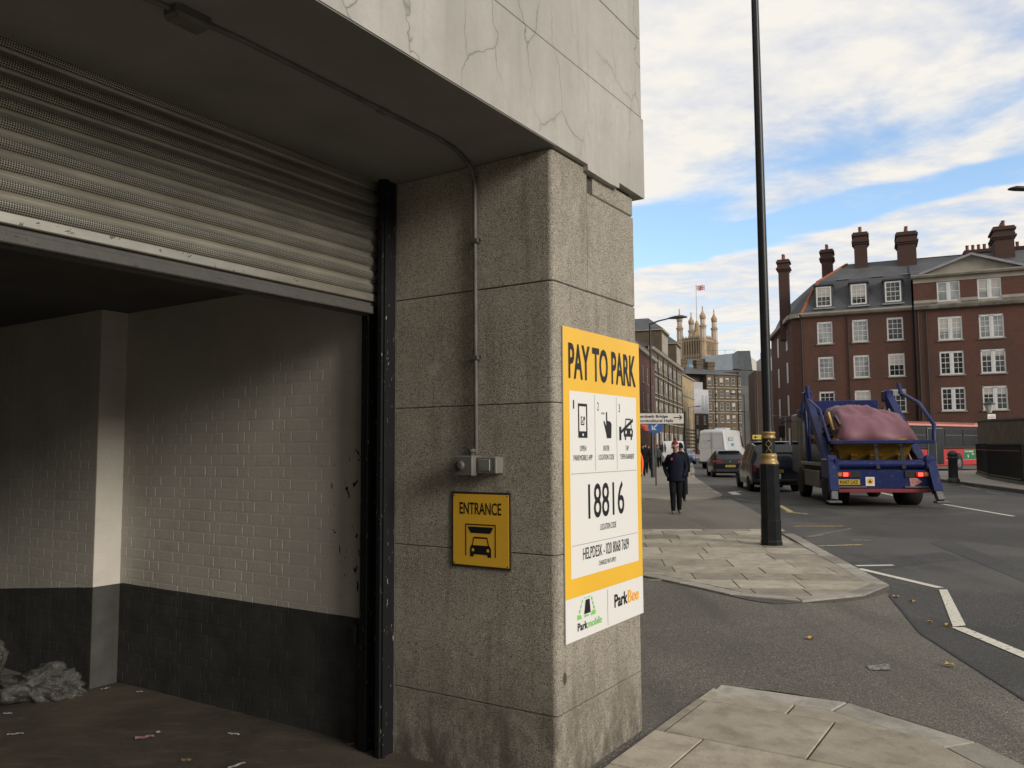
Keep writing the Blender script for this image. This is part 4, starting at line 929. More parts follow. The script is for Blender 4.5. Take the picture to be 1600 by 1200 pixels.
def chimney(parent, cx, cy, z0, z1, wx, wy, npot, along='x', m=None, pot=.55):
    b = MB(); m = m or CBR
    b.box(cx-wx/2,cx+wx/2,cy-wy/2,cy+wy/2,z0,z1-1.15)
    for k, (e_, za, zb_) in enumerate([(.10,z1-1.15,z1-.98),(.20,z1-.98,z1-.82),(.10,z1-.82,z1-.62),(.05,z1-.62,z1-.35),(.18,z1-.35,z1-.16),(.08,z1-.16,z1)]):
        b.box(cx-wx/2-e_,cx+wx/2+e_,cy-wy/2-e_,cy+wy/2+e_,za,zb_)
    o = b.build('chimney', m, parent)
    for i in range(npot):
        s = (i+.5)/npot-.5; x, y = (cx+s*wx, cy) if along == 'x' else (cx, cy+s*wy)
        q = MB(); q.lathe([(.17,z1),(.15,z1+.1),(.13,z1+pot-.08),(.17,z1+pot-.05),(.16,z1+pot)],(x,y,0),8); q.build('chimney_pot', POT, o)

# red mansion block
RO = Vector((26.95,75,0)); RRZ = math.pi/2-R(114)
t = thing('red_mansion_block', 'large red brick mansion block with white sash windows, slate mansard and tall chimneys', 'building', RO, RRZ)
ops = []; wins = []
for x in (1.37,4.36,7.22):
    for z in (11.02,7.78,4.6,1.4): wins.append((x,z,1.32,2.05,'sash',3,4,GLC if z > 7 else GLD)); ops.append((x,x+1.32,z,z+2.05))
for c in range(6):
    x = 11.25+c*3.1+(1.6 if c > 1 else 0)+(1.6 if c > 3 else 0)
    for z in (10.72,7.72,4.6,1.4):
        wins.append((x,z,1.84,2.05,'double',2,4,GLC if z > 10 else GLD)); ops.append((x,x+1.84,z,z+2.05))
b = MB(); wall_open(b, 0, 9.45, 0, 13.55, [o for o in ops if o[0] < 9.4], .1)
wall_open(b, 9.45, 33, 0, 13.4, [o for o in ops if o[0] > 9.4], .1, y=-.45); b.face((9.45,-.45,0),(9.45,-.45,16.2),(9.45,0,16.2),(9.45,0,0))
topw = [(11.28+c*3.08+(1.6 if c > 1 else 0)+(1.6 if c > 3 else 0), 14.1) for c in range(6)]
wall_open(b, 9.45, 33, 13.4, 16.2, [(x,x+1.78,z,z+1.75) for x, z in topw], .1, y=-.45)
b.face((33,-.45,0),(33,14,0),(33,14,17),(33,-.45,17))
# canted corner and the side wall going away
SA = R(11); sdx = Vector((math.cos(RRZ),math.sin(RRZ),0)); sdy = Vector((-math.sin(RRZ),math.cos(RRZ),0))
sd_ = Vector((math.sin(SA),math.cos(SA),0)); sv = (sd_.dot(sdx), sd_.dot(sdy)); c1 = (-.85,.35); c2 = (c1[0]+sv[0]*16, c1[1]+sv[1]*16)
b.face((c1[0],c1[1],0),(0,0,0),(0,0,13.55),(c1[0],c1[1],13.55)); b.face((c2[0],c2[1],0),(c1[0],c1[1],0),(c1[0],c1[1],13.55),(c2[0],c2[1],13.55)); b.face((c2[0],c2[1],0),(c2[0],c2[1],13.5),(33,14,13.5),(33,14,0))
wb = b.build('wall', RBR, t)
for i, (x,z,w_,h,k,nx,ny,g) in enumerate(wins):
    yy = 0 if x < 9.4 else -.45
    g2 = [g, GLD, GLC][(i*7+int(z)) % 3] if z > 7 and x < 9 else g
    window(t, x, z, w_, h, k, nx, ny, arch=.07, glass=g2, y=yy, bt=.12)
for x, z in topw: window(t, x, z, 1.78, 1.75, 'double', 1, 1, arch=0, glass=GLC, sill=False, y=-.45, bt=.12)
b = MB()
for x in (.02,9.3): b.tube([(x,-.09 if x < 1 else -.1,0),(x,-.09 if x < 1 else -.1,13.5)], .07, 6)
b.tube([(9.7,-.54,0),(9.7,-.54,13.4)], .08, 6); b.tube([(10.35,-.54,0),(10.35,-.54,13.4)], .06, 6); b.tube([(5.0-1.0,-.07,0),(4.0,-.07,13.5)],.05,6)
b.build('drainpipe', IRON, t)
b = MB(); b.profx([(-.02,13.55),(-.28,13.62),(-.42,13.8),(-.42,13.95),(.2,14.0),(.2,13.55)], 0, 9.3); b.build('cornice', STONE, t)
b = MB()
def obl(b, p, q, z0, z1, out):
    d = Vector((q[0]-p[0],q[1]-p[1],0)).normalized(); nn_ = Vector((d.y,-d.x,0))*out
    v = [Vector((p[0],p[1],0)),Vector((q[0],q[1],0))]; v = [v[0]+nn_, v[1]+nn_, v[1]-nn_*.3, v[0]-nn_*.3]
    b.add([(a.x,a.y,z0) for a in v]+[(a.x,a.y,z1) for a in v], [(0,3,2,1),(4,5,6,7),(0,1,5,4),(1,2,6,5),(2,3,7,6),(3,0,4,7)])
obl(b, (c1[0],c1[1]), (-.02,-.02), 13.56, 13.93, .4); obl(b, c2, c1, 13.55, 13.90, .4); b.build('cornice', STONE, t)
b = MB(); b.profx([(-.47,13.42),(-.75,13.5),(-.82,13.72),(-.82,13.82),(-.47,13.9)], 9.42, 33); b.build('cornice', mat('sooty stone cornice',(0.20,0.18,0.15),(0.10,0.09,0.075),1.5,.85), t)
b = MB(); b.box(9.45,33,-.50,-.452,13.9,14.08)
for x0, x1 in zip([9.45]+[x+1.78 for x, z in topw], [x for x, z in topw]+[33]): b.box(x0,x1,-.50,-.452,13.92,14.32)
b.box(9.45,33,-.49,-.452,15.86,16.22); b.build('stone_band', STONE, t)
b = MB(); b.profx([(-.45,16.22),(-.75,16.3),(-.85,16.45),(-.85,16.55),(.3,16.6),(.3,16.22)], 9.3, 33); b.build('cornice', STONE, t)
for ax in (10.2, 22.0):
    b = MB(); w7 = 7.6; b.plate([(ax,16.56),(ax+w7,16.56),(ax+w7/2,17.85)], -.42, -.35); b.build('pediment', STONE, t)
    b = MB()
    for p, q in (((ax-.25,16.58),(ax+w7/2,18.02)),((ax+w7/2,18.02),(ax+w7+.25,16.58))): b.bar((p[0],-.55,p[1]),(q[0],-.55,q[1]),.6,.20)
    b.build('pediment_rake', LEAD, t)
# roof: steep mansard then a flatter hipped slope
b = MB()
m0 = [(c2[0],c2[1]+0,13.95),(c1[0]-.25,c1[1]+.0,13.95),(.05,-.3,13.95),(9.3,-.3,13.95)]
m1 = [(c2[0]+1.6,c2[1]-.3,17.0),(1.0,2.0,17.0),(1.5,.95,17.0),(9.3,.95,17.0)]
for i in range(3): b.face(m0[i],m0[i+1],m1[i+1],m1[i])
b.face(m1[2],m1[3],(9.3,5.2,19.3),(4.0,5.2,19.3)); b.face(m1[1],m1[2],(4.0,5.2,19.3)); b.face(m1[0],m1[1],(4.0,5.2,19.3),(c2[0]+6,c2[1]-2,19.0))
b.face((9.3,-.3,16.58),(33,-.3,16.58),(33,5.2,19.2),(9.3,5.2,19.2)); b.face((4,5.2,19.3),(33,5.2,19.2),(33,12,14),(c2[0]+6,c2[1]-2,14)); b.face((9.3,.95,17.0),(9.3,-.3,16.58),(9.3,5.2,19.2))
b.face((9.3,-.3,13.95),(9.3,-.3,16.58),(9.3,.95,17.0))
rf = b.build('roof', SLATE, t)
b = MB(); b.bar(m0[2],m1[2],.22,.16); b.bar(m1[2],(4.0,5.2,19.32),.22,.16); b.build('ridge_tiles', RIDGE, rf)
for x in (1.40,4.36,7.18):
    dz = 14.42
    d = MB(); d.box(x-.10,x+1.40,-.22,-.14,dz-.1,dz+1.95); d.box(x-.12,x-.0,-.14,1.3,dz-.1,dz+1.95); d.box(x+1.30,x+1.42,-.14,1.3,dz-.1,dz+1.95); d.build('dormer', SLATE, t)
    d = MB(); d.box(x-.22,x+1.52,-.34,1.5,dz+1.95,dz+2.08); d.build('dormer_roof', mat('dark lead roof',(0.035,0.036,0.04),None,3,.6), t)
    window(t, x, dz, 1.30, 1.85, 'sash', 3, 4, glass=GLC, sill=False, y=-.30, bt=.12)
    d = MB(); d.box(x-.25,x+1.55,-.36,-.1,dz-.22,dz-.10); d.build('dormer_sill', LEAD, t)
b = MB()
for x in (3.1,6.0,8.5): b.box(x+.1,x+1.15,.85,1.0,17.02,17.08)
b.build('roof_flashing', LEAD, t)
chimney(t,-1.75,4.0,12,20.0,.95,1.1,2,'y'); chimney(t,2.2,6.0,16,21.0,1.0,1.5,2,'y'); chimney(t,5.3,4.6,16.6,22.0,1.15,1.7,3,'y'); chimney(t,9.25,4.6,16.3,21.5,1.55,2.6,4,'y')
chimney(t,15.6,8.5,16,20.2,2.4,1.0,5,'x'); chimney(t,17.0,4.2,16.2,21.0,1.5,2.6,4,'y'); chimney(t,18.9,7.0,16,19.8,1.4,1.2,2,'x'); chimney(t,25.5,4.6,16.3,21.5,1.55,2.6,4,'y')
# windows on the receding side wall
swd = link('side_window_bay', None, t); swd.rotation_euler = (0,0,math.atan2(sv[1],sv[0])+math.pi)
bpy.data.objects.remove(swd)
b = MB()
for z in (11,7.8,4.6,1.4):
    for s in (3,9.5):
        p = Vector((c1[0]+sv[0]*s,c1[1]+sv[1]*s,0)); q = Vector((c1[0]+sv[0]*(s+1.1),c1[1]+sv[1]*(s+1.1),0)); o_ = Vector((-sv[1],sv[0],0))*.04
        o_ = o_ if o_.x < 0 else -o_
        b.face(*[(a.x,a.y,zz) for a, zz in ((q+o_,z),(p+o_,z),(p+o_,z+2),(q+o_,z+2))])
b.build('side_window', WFR, t)

# terrace along the left of the street
TO = Vector((20.21,117,0)); TRZ = math.pi/2-R(18.5)
t = thing('stock_brick_terrace', 'long soot darkened yellow brick terrace with gabled attics on the left of the street', 'building', TO, TRZ)
ops = []; cols = [1.0,3.4,6.6,9.0,12.0,14.4,17.8,20.2,23.2,25.6,28.8,31.2,33.6]
rws = [(13.0,1.9),(9.6,2.2),(6.1,2.3)]
for x in cols:
    for z, h in rws: ops.append((x,x+1.15,z,z+h))
gops = [(x-.1,x+1.3,1.2,3.9) for x in cols]
b = MB(); wall_open(b, -1, 36.2, 0, 15.7, ops+gops, .03); b.box(-1,36.2,.4,12,0,15.7); b.box(-1.0,36.2,.13,.4,0,15.7) if False else None
b.build('wall', SBR, t)
TWF = mat('off white sash paint',(0.42,0.40,0.355),(0.35,0.33,0.295),2,.6)
for x in cols:
    for z, h in rws: window(t, x, z, 1.15, h, 'sash', 2, 2, glass=GLD, mats=TWF, bt=.13, y=-.10)
    window(t, x-.1, 1.2, 1.4, 2.7, 'sash', 2, 2, glass=GLD, sill=False, mats=TWF, bt=.16, y=-.10)
b = MB(); b.profx([(-.01,15.65),(-.3,15.75),(-.45,16.0),(-.45,16.12),(.3,16.15),(.3,15.65)], -1, 36.3); b.build('cornice', STONE, t)
for z in (12.3,8.9,5.3): b = MB(); b.profx([(-.005,z-.12),(-.16,z-.06),(-.16,z+.1),(-.005,z+.14)], -1, 36.3); b.build('string_course', STONE, t)
b = MB()
for x in (5.6,11.2,16.9,22.4,28.0): b.tube([(x,-.14,0),(x,-.14,15.5)], .08, 6)
b.build('drainpipe', IRON, t)
for x0, x1 in ((9.5,17.0),(27.5,34.0)):
    a_ = MB(); a_.box(x0,x1,-.15,7,16.16,19.9); at_ = a_.build('attic', SBR, t)
    a_ = MB(); a_.box(x0+.5,x1-.5,-.2,-.152,16.5,19.4); a_.build('attic_face', STONE, at_)
    a_ = MB(); a_.box(x0-.25,x1+.25,-.4,7.2,19.9,20.15); a_.build('attic_cornice', STONE, at_)
    a_ = MB(); z = 20.152; v = [(x0-.3,-.45,z),(x1+.3,-.45,z),(x1+.3,7.3,z),(x0-.3,7.3,z),((x0+x1)/2,2.4,z+2.3),((x0+x1)/2,4.6,z+2.3)]
    a_.add(v, [(0,1,4),(1,2,5,4),(2,3,5),(3,0,4,5),(0,3,2,1)]); a_.build('attic_roof', SLATE, at_)
b = MB(); b.add([(-1,-.2,16.16),(36.2,-.2,16.16),(36.2,12,16.16),(-1,12,16.16),(-1,5.5,19.3),(36.2,5.5,19.3)], [(0,1,5,4),(2,3,4,5),(0,4,3),(1,2,5),(0,3,2,1)]); b.build('roof', SLATE, t)
chimney(t,1.0,5.0,17,22.9,1.2,2.6,4,'y',SBR,.8); chimney(t,21,6,18,21.5,1.2,2.4,3,'y',SBR,.8)
aw = MB(); aw.add([(-1,-.1,4.9),(6,-.1,4.9),(6,-1.7,4.0),(-1,-1.7,4.0),(-1,-1.7,3.7),(6,-1.7,3.7)], [(0,1,2,3),(3,2,5,4)]); aw.add([(-1,-.1,4.88),(6,-.1,4.88),(6,-1.68,3.98),(-1,-1.68,3.98)], [(3,2,1,0)])
p0 = TO
a2 = thing('shop_awning', 'faded red shop awning low on the brick fronts behind the walkers', 'awning', yd(1009,668,78), TRZ)
z0 = 0
b = MB(); b.add([(-3,1.2,.9),(3.5,1.2,.9),(3.5,-.4,0),(-3,-.4,0),(-3,-.4,-.35),(3.5,-.4,-.35),(-3,1.2,.86),(3.5,1.2,.86)], [(0,3,2,1),(3,4,5,2),(0,6,4,3),(1,2,5,7),(6,7,5,4)])
b.build('canvas', mat('faded red canvas',(0.42,0.07,0.04),(0.34,0.06,0.04),2,.8), a2)
# nearer dark red house at the picture's left edge of the street
p0 = yd(1001, 600, 96); p0.z = 0
t = thing('dark_red_house', 'narrow dark red brick house end just right of the PAY TO PARK board', 'building', p0, math.pi/2-R(17))
ops = [(x,x+1.1,z,z+2.1) for x in (2,6,10) for z in (9.5,6.2)]
b = MB(); wall_open(b, -12, 13.5, 0, 13.0, ops, .12); b.box(-12,13.5,.5,9,0,13.0); b.build('wall', RBR, t)
for x,_,z,_ in ops: window(t, x, z, 1.1, 2.1, 'sash', 2, 2, mats=TWF, bt=.13)
b = MB(); b.profx([(-.01,12.8),(-.4,13.0),(-.5,13.35),(.3,13.4),(.3,12.8)], -12, 13.6); b.build('cornice', SILL, t)
b = MB(); b.box(-12,13.5,.1,9,13.4,14.2); b.build('parapet', RBR, t)
# plain block beyond the alley
t = thing('alley_corner_block', 'brown brick block beyond the alley, behind the pillar', 'building', (0.3,12.6,0), math.pi/2-R(8))
ops = [(2.2+k*3.6,3.5+k*3.6,z,z+2.1) for k in range(10) for z in (1.2,4.9,8.6)]
b = MB(); wall_open(b, 0, 72, 0, 12, ops, .12); b.box(0,72,.3,14,0,12); b.build('wall', SBR, t)
for x,_,z,_ in ops: window(t, x, z, 1.3, 2.1, 'sash', 2, 2, mats=TWF, bt=.10); b = MB(); b.box(-.2,72.2,-.2,14.2,12.003,12.4); b.build('parapet', STONE, t)
# buildings closing the street
def block(name, label, u0, u1, v_top, Y, az, mw, rows, cols, wsz, roof=None, z_first=None, storey=3.0, depth=10, frame=None, gl=None, nx=2, ny=2):
    p = yd(u0, 600, Y); o = Vector((p.x,p.y,0)); a = R(az); k = (u1-800)/FPX
    s = (k*o.y-o.x)/(math.sin(a)-k*math.cos(a)); top = yd(u0, v_top, Y).z
    tt = thing(name, label, 'building', o, math.pi/2-a)
    ops = []
    for c in range(cols):
        x = s*(c+.5)/cols - wsz[0]/2
        for r in range(rows):
            z = (z_first if z_first is not None else top-2.4)-r*storey
            if z > .3: ops.append((x,x+wsz[0],z,z+wsz[1]))
    b = MB(); wall_open(b, 0, s, 0, top, ops, .12); b.box(0,s,.35,depth,0,top)
    b.build('wall', mw, tt)
    for x,_,z,_ in ops: window(tt, x, z, wsz[0], wsz[1], 'sash', nx, ny, glass=gl, mats=frame or TWF, bt=.09)
    return tt, s, top
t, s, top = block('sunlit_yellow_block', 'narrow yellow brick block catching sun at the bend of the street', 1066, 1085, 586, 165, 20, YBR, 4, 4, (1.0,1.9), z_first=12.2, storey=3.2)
b = MB(); b.profx([(-.01,top-.1),(-.3,top+.05),(-.3,top+.3),(.3,top+.3)], 0, s); b.profx([(-.01,top-4.2),(-.14,top-4.1),(-.14,top-3.9),(-.01,top-3.8)], 0, s); b.build('cornice', SILL, t)
b = MB()
for k in range(7): b.box(0,s,-.03,-.004,.6+k*.75,.95+k*.75)
b.build('dark_stone_bands', mat('dark band',(0.05,0.045,0.04),None,2,.9), t)
b = MB(); b.add([(0,0,top+.3),(s,0,top+.3),(s,9,top+.3),(0,9,top+.3),(0,4,top+2.4),(s,4,top+2.4)], [(0,1,5,4),(2,3,4,5),(0,4,3),(1,2,5)]); b.build('roof', SLATE, t)
t, s, top = block('brown_block', 'dark brown brick block with a white box storey on its roof', 1083, 1106.5, 646, 182, 48, BBR, 3, 2, (.9,2.0), storey=3.1)
b = MB(); b.box(-.4,s+.1,-.1,9.5,top+.02,top+5.5); wh = b.build('white_storey', mat('white cladding',(0.42,0.42,0.43),(0.37,0.37,0.38),1,.6), t)
b = MB()
for x in (s*.55,s*.8): b.box(x,x+.7,-.16,-.104,top+.9,top+4.2)
b.build('window_strip', mat('grey window strip',(0.30,0.31,0.33),None,2,.4), wh)
b = MB(); b.box(.4,s-.5,1,8,top+5.52,top+7.3); b.build('plant_room', mat('grey plant room',(0.30,0.30,0.30),None,2,.7), t)
t, s, top = block('corner_mansion_block', 'yellow stock brick corner mansion block with hipped slate roof closing the street', 1104, 1160.5, 585, 190, 66, SBR, 5, 6, (1.0,1.75), storey=2.95)
b = MB(); b.box(-6,.0,2,12,0,top); b.build('wing_wall', SBR, t)
for k in range(3): b = MB(); z = top-3.1-k*2.95; b.profx([(-.005,z-.1),(-.12,z-.05),(-.12,z+.1),(-.005,z+.12)], 0, s); b.build('string_course', STONE, t)
b = MB(); b.add([(-6.3,-.3,top+.01),(s+.4,-.3,top+.01),(s+.4,12,top+.01),(-6.3,12,top+.01),(-2,5,top+2.2),(s-4,5,top+1.5)], [(0,1,5,4),(1,2,5),(2,3,4,5),(3,0,4),(0,3,2,1)]); b.build('roof', SLATE, t)
b = MB()
for x in (2.4,9.1): b.tube([(x,-.1,0),(x,-.1,top)], .1, 6)
b.build('drainpipe', IRON, t)
chimney(t,-3.4,5,top+.5,top+4.0,2.2,1.3,0,'x',SBR); chimney(t,1.4,5,top+.5,top+3.9,1.7,1.3,0,'x',SBR); chimney(t,5.6,6,top+.5,top+3.7,2.0,1.3,0,'x',SBR)
# bare side wall and red block at the right of the street end
p = yd(1158, 600, 172)
t = thing('grey_side_wall_block', 'block with a blank grey rendered side wall and red brick front at the street end', 'building', (p.x,p.y,0), math.pi/2-R(112))
b = MB(); b.box(0,2.6,0,8,0,14.5); b.build('rendered_wall', mat('grey render',(0.17,0.165,0.155),(0.22,0.21,0.195),.6,.9), t)
b = MB(); b.box(2.62,9,-.4,8,0,13.2); rw = b.build('wall', RBR, t)
for k, (x,z) in enumerate([(5.0,10.2),(5.0,6.6),(5.0,3.0)]): window(t, x, z, 1.4, 1.7, 'sash', 2, 2, y=-.48, mats=TWF)
b = MB(); b.box(4.3,9.2,-1.5,-.402,9.3,9.6); b.build('balcony', WFR, t)
p = yd(1168, 600, 215)
t = thing('red_office_block', 'red brick and zinc office block rising behind the bare grey wall', 'building', (p.x-3.2,p.y,0), math.pi/2-R(96))
b = MB(); b.box(-14,8.5,0,12,0,21.5); b.build('wall', RBR, t)
b = MB(); b.add([(1.2,-.3,13),(5.2,-.3,13),(4.0,-.3,27),(0.6,-.3,27),(1.2,8,13),(5.2,8,13),(4.0,8,27),(.6,8,27)], [(0,1,2,3),(1,5,6,2),(5,4,7,6),(4,0,3,7),(3,2,6,7)]); zb_ = b.build('zinc_bay', mat('dark zinc',(0.07,0.08,0.085),(0.10,0.11,0.115),1,.5,.3), t)
BLG = mat('sky blue window glass',(0.10,0.28,0.55),(0.14,0.34,0.62),1,.08)
b = MB(); b.box(1.9,3.6,-.36,-.31,14.3,16.8); b.build('window', BLG, t)
b = MB(); b.box(8.6,13,0,10,0,27.5); b.build('tower_slab', mat('dark slate cladding',(0.06,0.065,0.07),(0.09,0.095,0.10),1,.6), t)
# glass roofed building further back
p = yd(1040, 600, 290); zt = yd(1062, 558, 290).z
t = thing('glass_roofed_offices', 'wide grey blue glass and metal office roof below the stone tower', 'building', (p.x,p.y,0), math.pi/2-R(93))
GZ = mat('blue grey cladding',(0.10,0.14,0.18),(0.14,0.185,0.23),.4,.35,.3); GZ2 = mat('pale metal mesh',(0.155,0.18,0.205),(0.20,0.22,0.24),.5,.5,.3)
b = MB(); b.box(0,14,0,18,0,zt-.8); b.build('cladding', GZ, t); b = MB(); b.box(14.02,27.6,-2,18,0,zt-5.2); b.build('cladding', GZ, t)
b = MB(); b.add([(14.02,-2,zt-5.1),(27.6,-2,zt-5.1),(27.6,-1.5,zt+1.3),(14.02,-1.5,zt),(14.02,16,zt-5.1),(27.6,16,zt-5.1),(27.6,16,zt+1.3),(14.02,16,zt)], [(0,1,2,3),(1,5,6,2),(5,4,7,6),(4,0,3,7),(3,2,6,7)]); b.build('mesh_screen', GZ2, t)
b = MB(); b.add([(27.62,-1.4,0),(35.5,3,0),(35.5,3,zt-3),(27.62,-1.4,zt+1.1),(27.62,16,0),(35.5,16,0),(35.5,16,zt-3),(27.62,16,zt+1.1)], [(0,1,2,3),(1,5,6,2),(3,2,6,7)]); b.build('mesh_screen', mat('pale metal mesh with painted sunlight',(0.38,0.36,0.33),(0.44,0.42,0.38),.5,.5,.1), t)  # brighter copy of the mesh: sunlight on this side is painted in
b = MB(); b.box(20.5,26.8,-2.06,-2.01,zt-13,zt-8.6); b.build('window', BLG, t)
b = MB()
for x in (2,5.2,8.4): b.box(x,x+2.6,-.05,-.005,zt-6,zt-2.6)
b.build('window', mat('grey glass',(0.22,0.26,0.31),None,1,.15), t)
b = MB()
for x in (14.5,18,21.5,25): b.tube([(x,1,zt+.2),(x,1,zt+2.6)], .06, 5)
for x in (14.5,18,21.5): b.tube([(x,1,zt+2.4),(x+3.5,1,zt+2.4)], .05, 5)
b.build('roof_rail', STEELG, t)
# dark block seen in the gap right of the lamp post
p = yd(1196, 600, 150)
t = thing('grey_gap_block', 'grey building glimpsed in the gap between lamp post and red mansion block', 'building', (p.x-2,p.y,0), math.pi/2-R(100))
b = MB(); b.box(0,10,0,10,0,15.6); b.build('wall', BBR, t); b = MB(); b.box(1.5,10,.5,9,15.62,18.2); b.build('roof_storey', mat('grey plant room',(0.3,0.3,0.3),None,2,.7), t)
# added unseen terrace across the road, its height chosen to block low sun
t = thing('added_sun_block_terrace', 'added unseen brick terrace across the road, sized to block low sun', 'building', (30.5,-52,0), R(82))
b = MB(); b.box(0,78,-12,0,0,9.0); b.build('wall', SBR, t)
b = MB(); b.box(-.3,78.3,-12.3,.3,9.003,9.4); b.build('parapet', STONE, t)

t = thing('added_sky_block', 'added unseen tall brick block behind the camera, cutting sky light', 'building', (7,-24,0), math.pi)  # added out of view to darken the pillar's left face and garage
b = MB(); b.box(0,60,0,14,0,23); b.build('wall', SBR, t)
b = MB(); b.box(-.3,60.3,-.3,14.3,23.003,23.6); b.build('parapet', STONE, t)
# stone tower with flag
Y = 600; pL = yd(1064, 600, Y); TW = thing('stone_clock_tower' if False else 'gothic_stone_tower', 'pale gothic stone tower with four pinnacled corner turrets, sunlit on its right side', 'tower', (pL.x,pL.y,0), math.pi/2-R(129.5))
TS = mat('honey limestone', (0.37,0.275,0.18),(0.29,0.215,0.145),.25,.9,bump=.5,bscale=1.2); TD = mat('tracery stone with painted shade',(0.10,0.085,0.065),(0.15,0.12,0.09),.4,.9)  # TD is darkened: shade among the tracery is painted into its colour
wT = 18.7; zr = yd(1080,533,Y).z
b = MB(); b.box(0,wT,0,wT,0,zr-6); b.build('shaft', TS, TW)
for side in range(4):
    rot = Matrix.Rotation(side*math.pi/2, 4, 'Z'); cen = Vector((wT/2,wT/2,0))
    def tr(o): o.matrix_local = Matrix.Translation(cen) @ rot @ Matrix.Translation(-cen)
    b = MB()
    for k in range(7): x = 3.2+k*(wT-6.4)/6; b.box(x-.35,x+.35,-.9,-.02,zr-40,zr+1.2); b.add([(x-.5,-1,zr+1.2),(x+.5,-1,zr+1.2),(x+.5,0,zr+1.2),(x-.5,0,zr+1.2),(x,-.5,zr+3.6)],[(0,1,4),(1,2,4),(2,3,4),(3,0,4),(0,3,2,1)])
    for z in (zr-25,zr-12.5,zr-1): b.box(2.5,wT-2.5,-.7,-.021,z,z+1.3)
    tr(b.build('buttresses', TS, TW))
    b = MB()
    for k in range(6):
        x = 3.2+(k+.5)*(wT-6.4)/6
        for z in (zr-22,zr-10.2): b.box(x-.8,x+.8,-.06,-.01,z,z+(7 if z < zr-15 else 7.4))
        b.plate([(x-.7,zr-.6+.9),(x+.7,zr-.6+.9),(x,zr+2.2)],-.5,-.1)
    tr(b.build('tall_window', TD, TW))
b = MB(); b.box(.5,wT-.5,.5,wT-.5,zr-6,zr); b.build('parapet_stage', TS, TW)
pk = [yd(1064,490,Y).z, yd(1100,487,Y).z]
for (x,y,zz) in ((0,0,pk[0]),(wT,0,pk[1]),(wT,wT,pk[0]+1),(0,wT,pk[0]+1)):
    b = MB(); r = 2.5
    b.lathe([(r,0),(r,zr-2),(r+.4,zr-1.8),(r+.4,zr-.6),(r*.92,zr-.4),(r*.92,zr+8.5),(r+.25,zr+9),(r+.25,zr+10),(r*.75,zr+10.4),(r*.75,zr+14.6),(r*.95,zr+15)],(x,y,0),8,smooth=False)
    tu = b.build('turret', TS, TW)
    b = MB(); b.lathe([(r*.8,zr+15),(r*1.0,zr+16.3),(r*.85,zr+17.6),(r*.45,zr+19.2),(r*.2,zr+20.6),(.3,zr+22.5),(.5,zr+22.8),(.12,zr+24.5)],(x,y,0),8); b.build('pinnacle', TS, tu)
    for k in range(8):
        a = math.pi/8+k*math.pi/4
        for z, h in ((zr+1,6),(zr+10.9,3.2)):
            rr = r*.92*.93 if z < zr+5 else r*.75*.93; p = Vector((x+rr*math.cos(a),y+rr*math.sin(a),0)); tx = Vector((-math.sin(a),math.cos(a),0))*.55; ou = Vector((math.cos(a),math.sin(a),0))*.05
            b = MB(); b.face(*[tuple(q) for q in (p-tx+ou+Vector((0,0,z)),p+tx+ou+Vector((0,0,z)),p+tx+ou+Vector((0,0,z+h)),p-tx+ou+Vector((0,0,z+h)))])
            b.build('belfry_opening', mat('pale louvre stone',(0.50,0.44,0.36),None,1,.9), tu)
ct = (wT/2,wT/2)
b = MB(); b.lathe([(6.5,zr),(3.0,zr+6),(2.2,zr+7),(1.8,zr+13),(.5,zr+15.5)],(ct[0],ct[1],0),8,smooth=False); lan = b.build('lantern_crown', mat('gilded stone',(0.33,0.24,0.13),(0.26,0.19,0.11),.5,.6), TW)
ft = yd(1090, 449, Y+11).z
b = MB(); b.lathe([(.36,zr+15),(.2,ft)],(ct[0],ct[1],0),6); b.build('flagpole', mat('pale pole',(0.45,0.40,0.32),None,2,.5), TW)
FG = thing('flag', 'small red, white and blue union flag flying from the tower', 'flag', TW.matrix_world @ Vector((0,0,0)), 0)
bpy.context.view_layer.update()
fp = TW.matrix_world @ Vector((ct[0],ct[1],ft-.4))
FG.location = fp; FG.rotation_euler = (0,0,-R(8))
def flagpoly(name, poly, off, m):
    b = MB(); xs = [0,1.2,2.4,3.6,4.8,6.0]; 
    def wv(x,z): return (x+.4, math.sin(x*1.1)*.45+off, z-.18*x*.0-abs(math.sin(x*.7))*.35)
    for xa, xb in zip(xs, xs[1:]):
        c = clip_convex(poly, [(xa,-9),(xb,-9),(xb,9),(xa,9)])
        if len(c) > 2: b.face(*[wv(x,z) for x, z in c])
    b.build(name, m, FG)
FBL = mat('flag blue',(0.05,0.07,0.26),None,2,.8); FWH = mat('flag white',(0.7,0.68,0.66),None,2,.8); FRD = mat('flag red',(0.58,0.05,0.06),None,2,.8)
flagpoly('blue_field', [(0,-3.6),(6,-3.6),(6,0),(0,0)], 0, FBL)
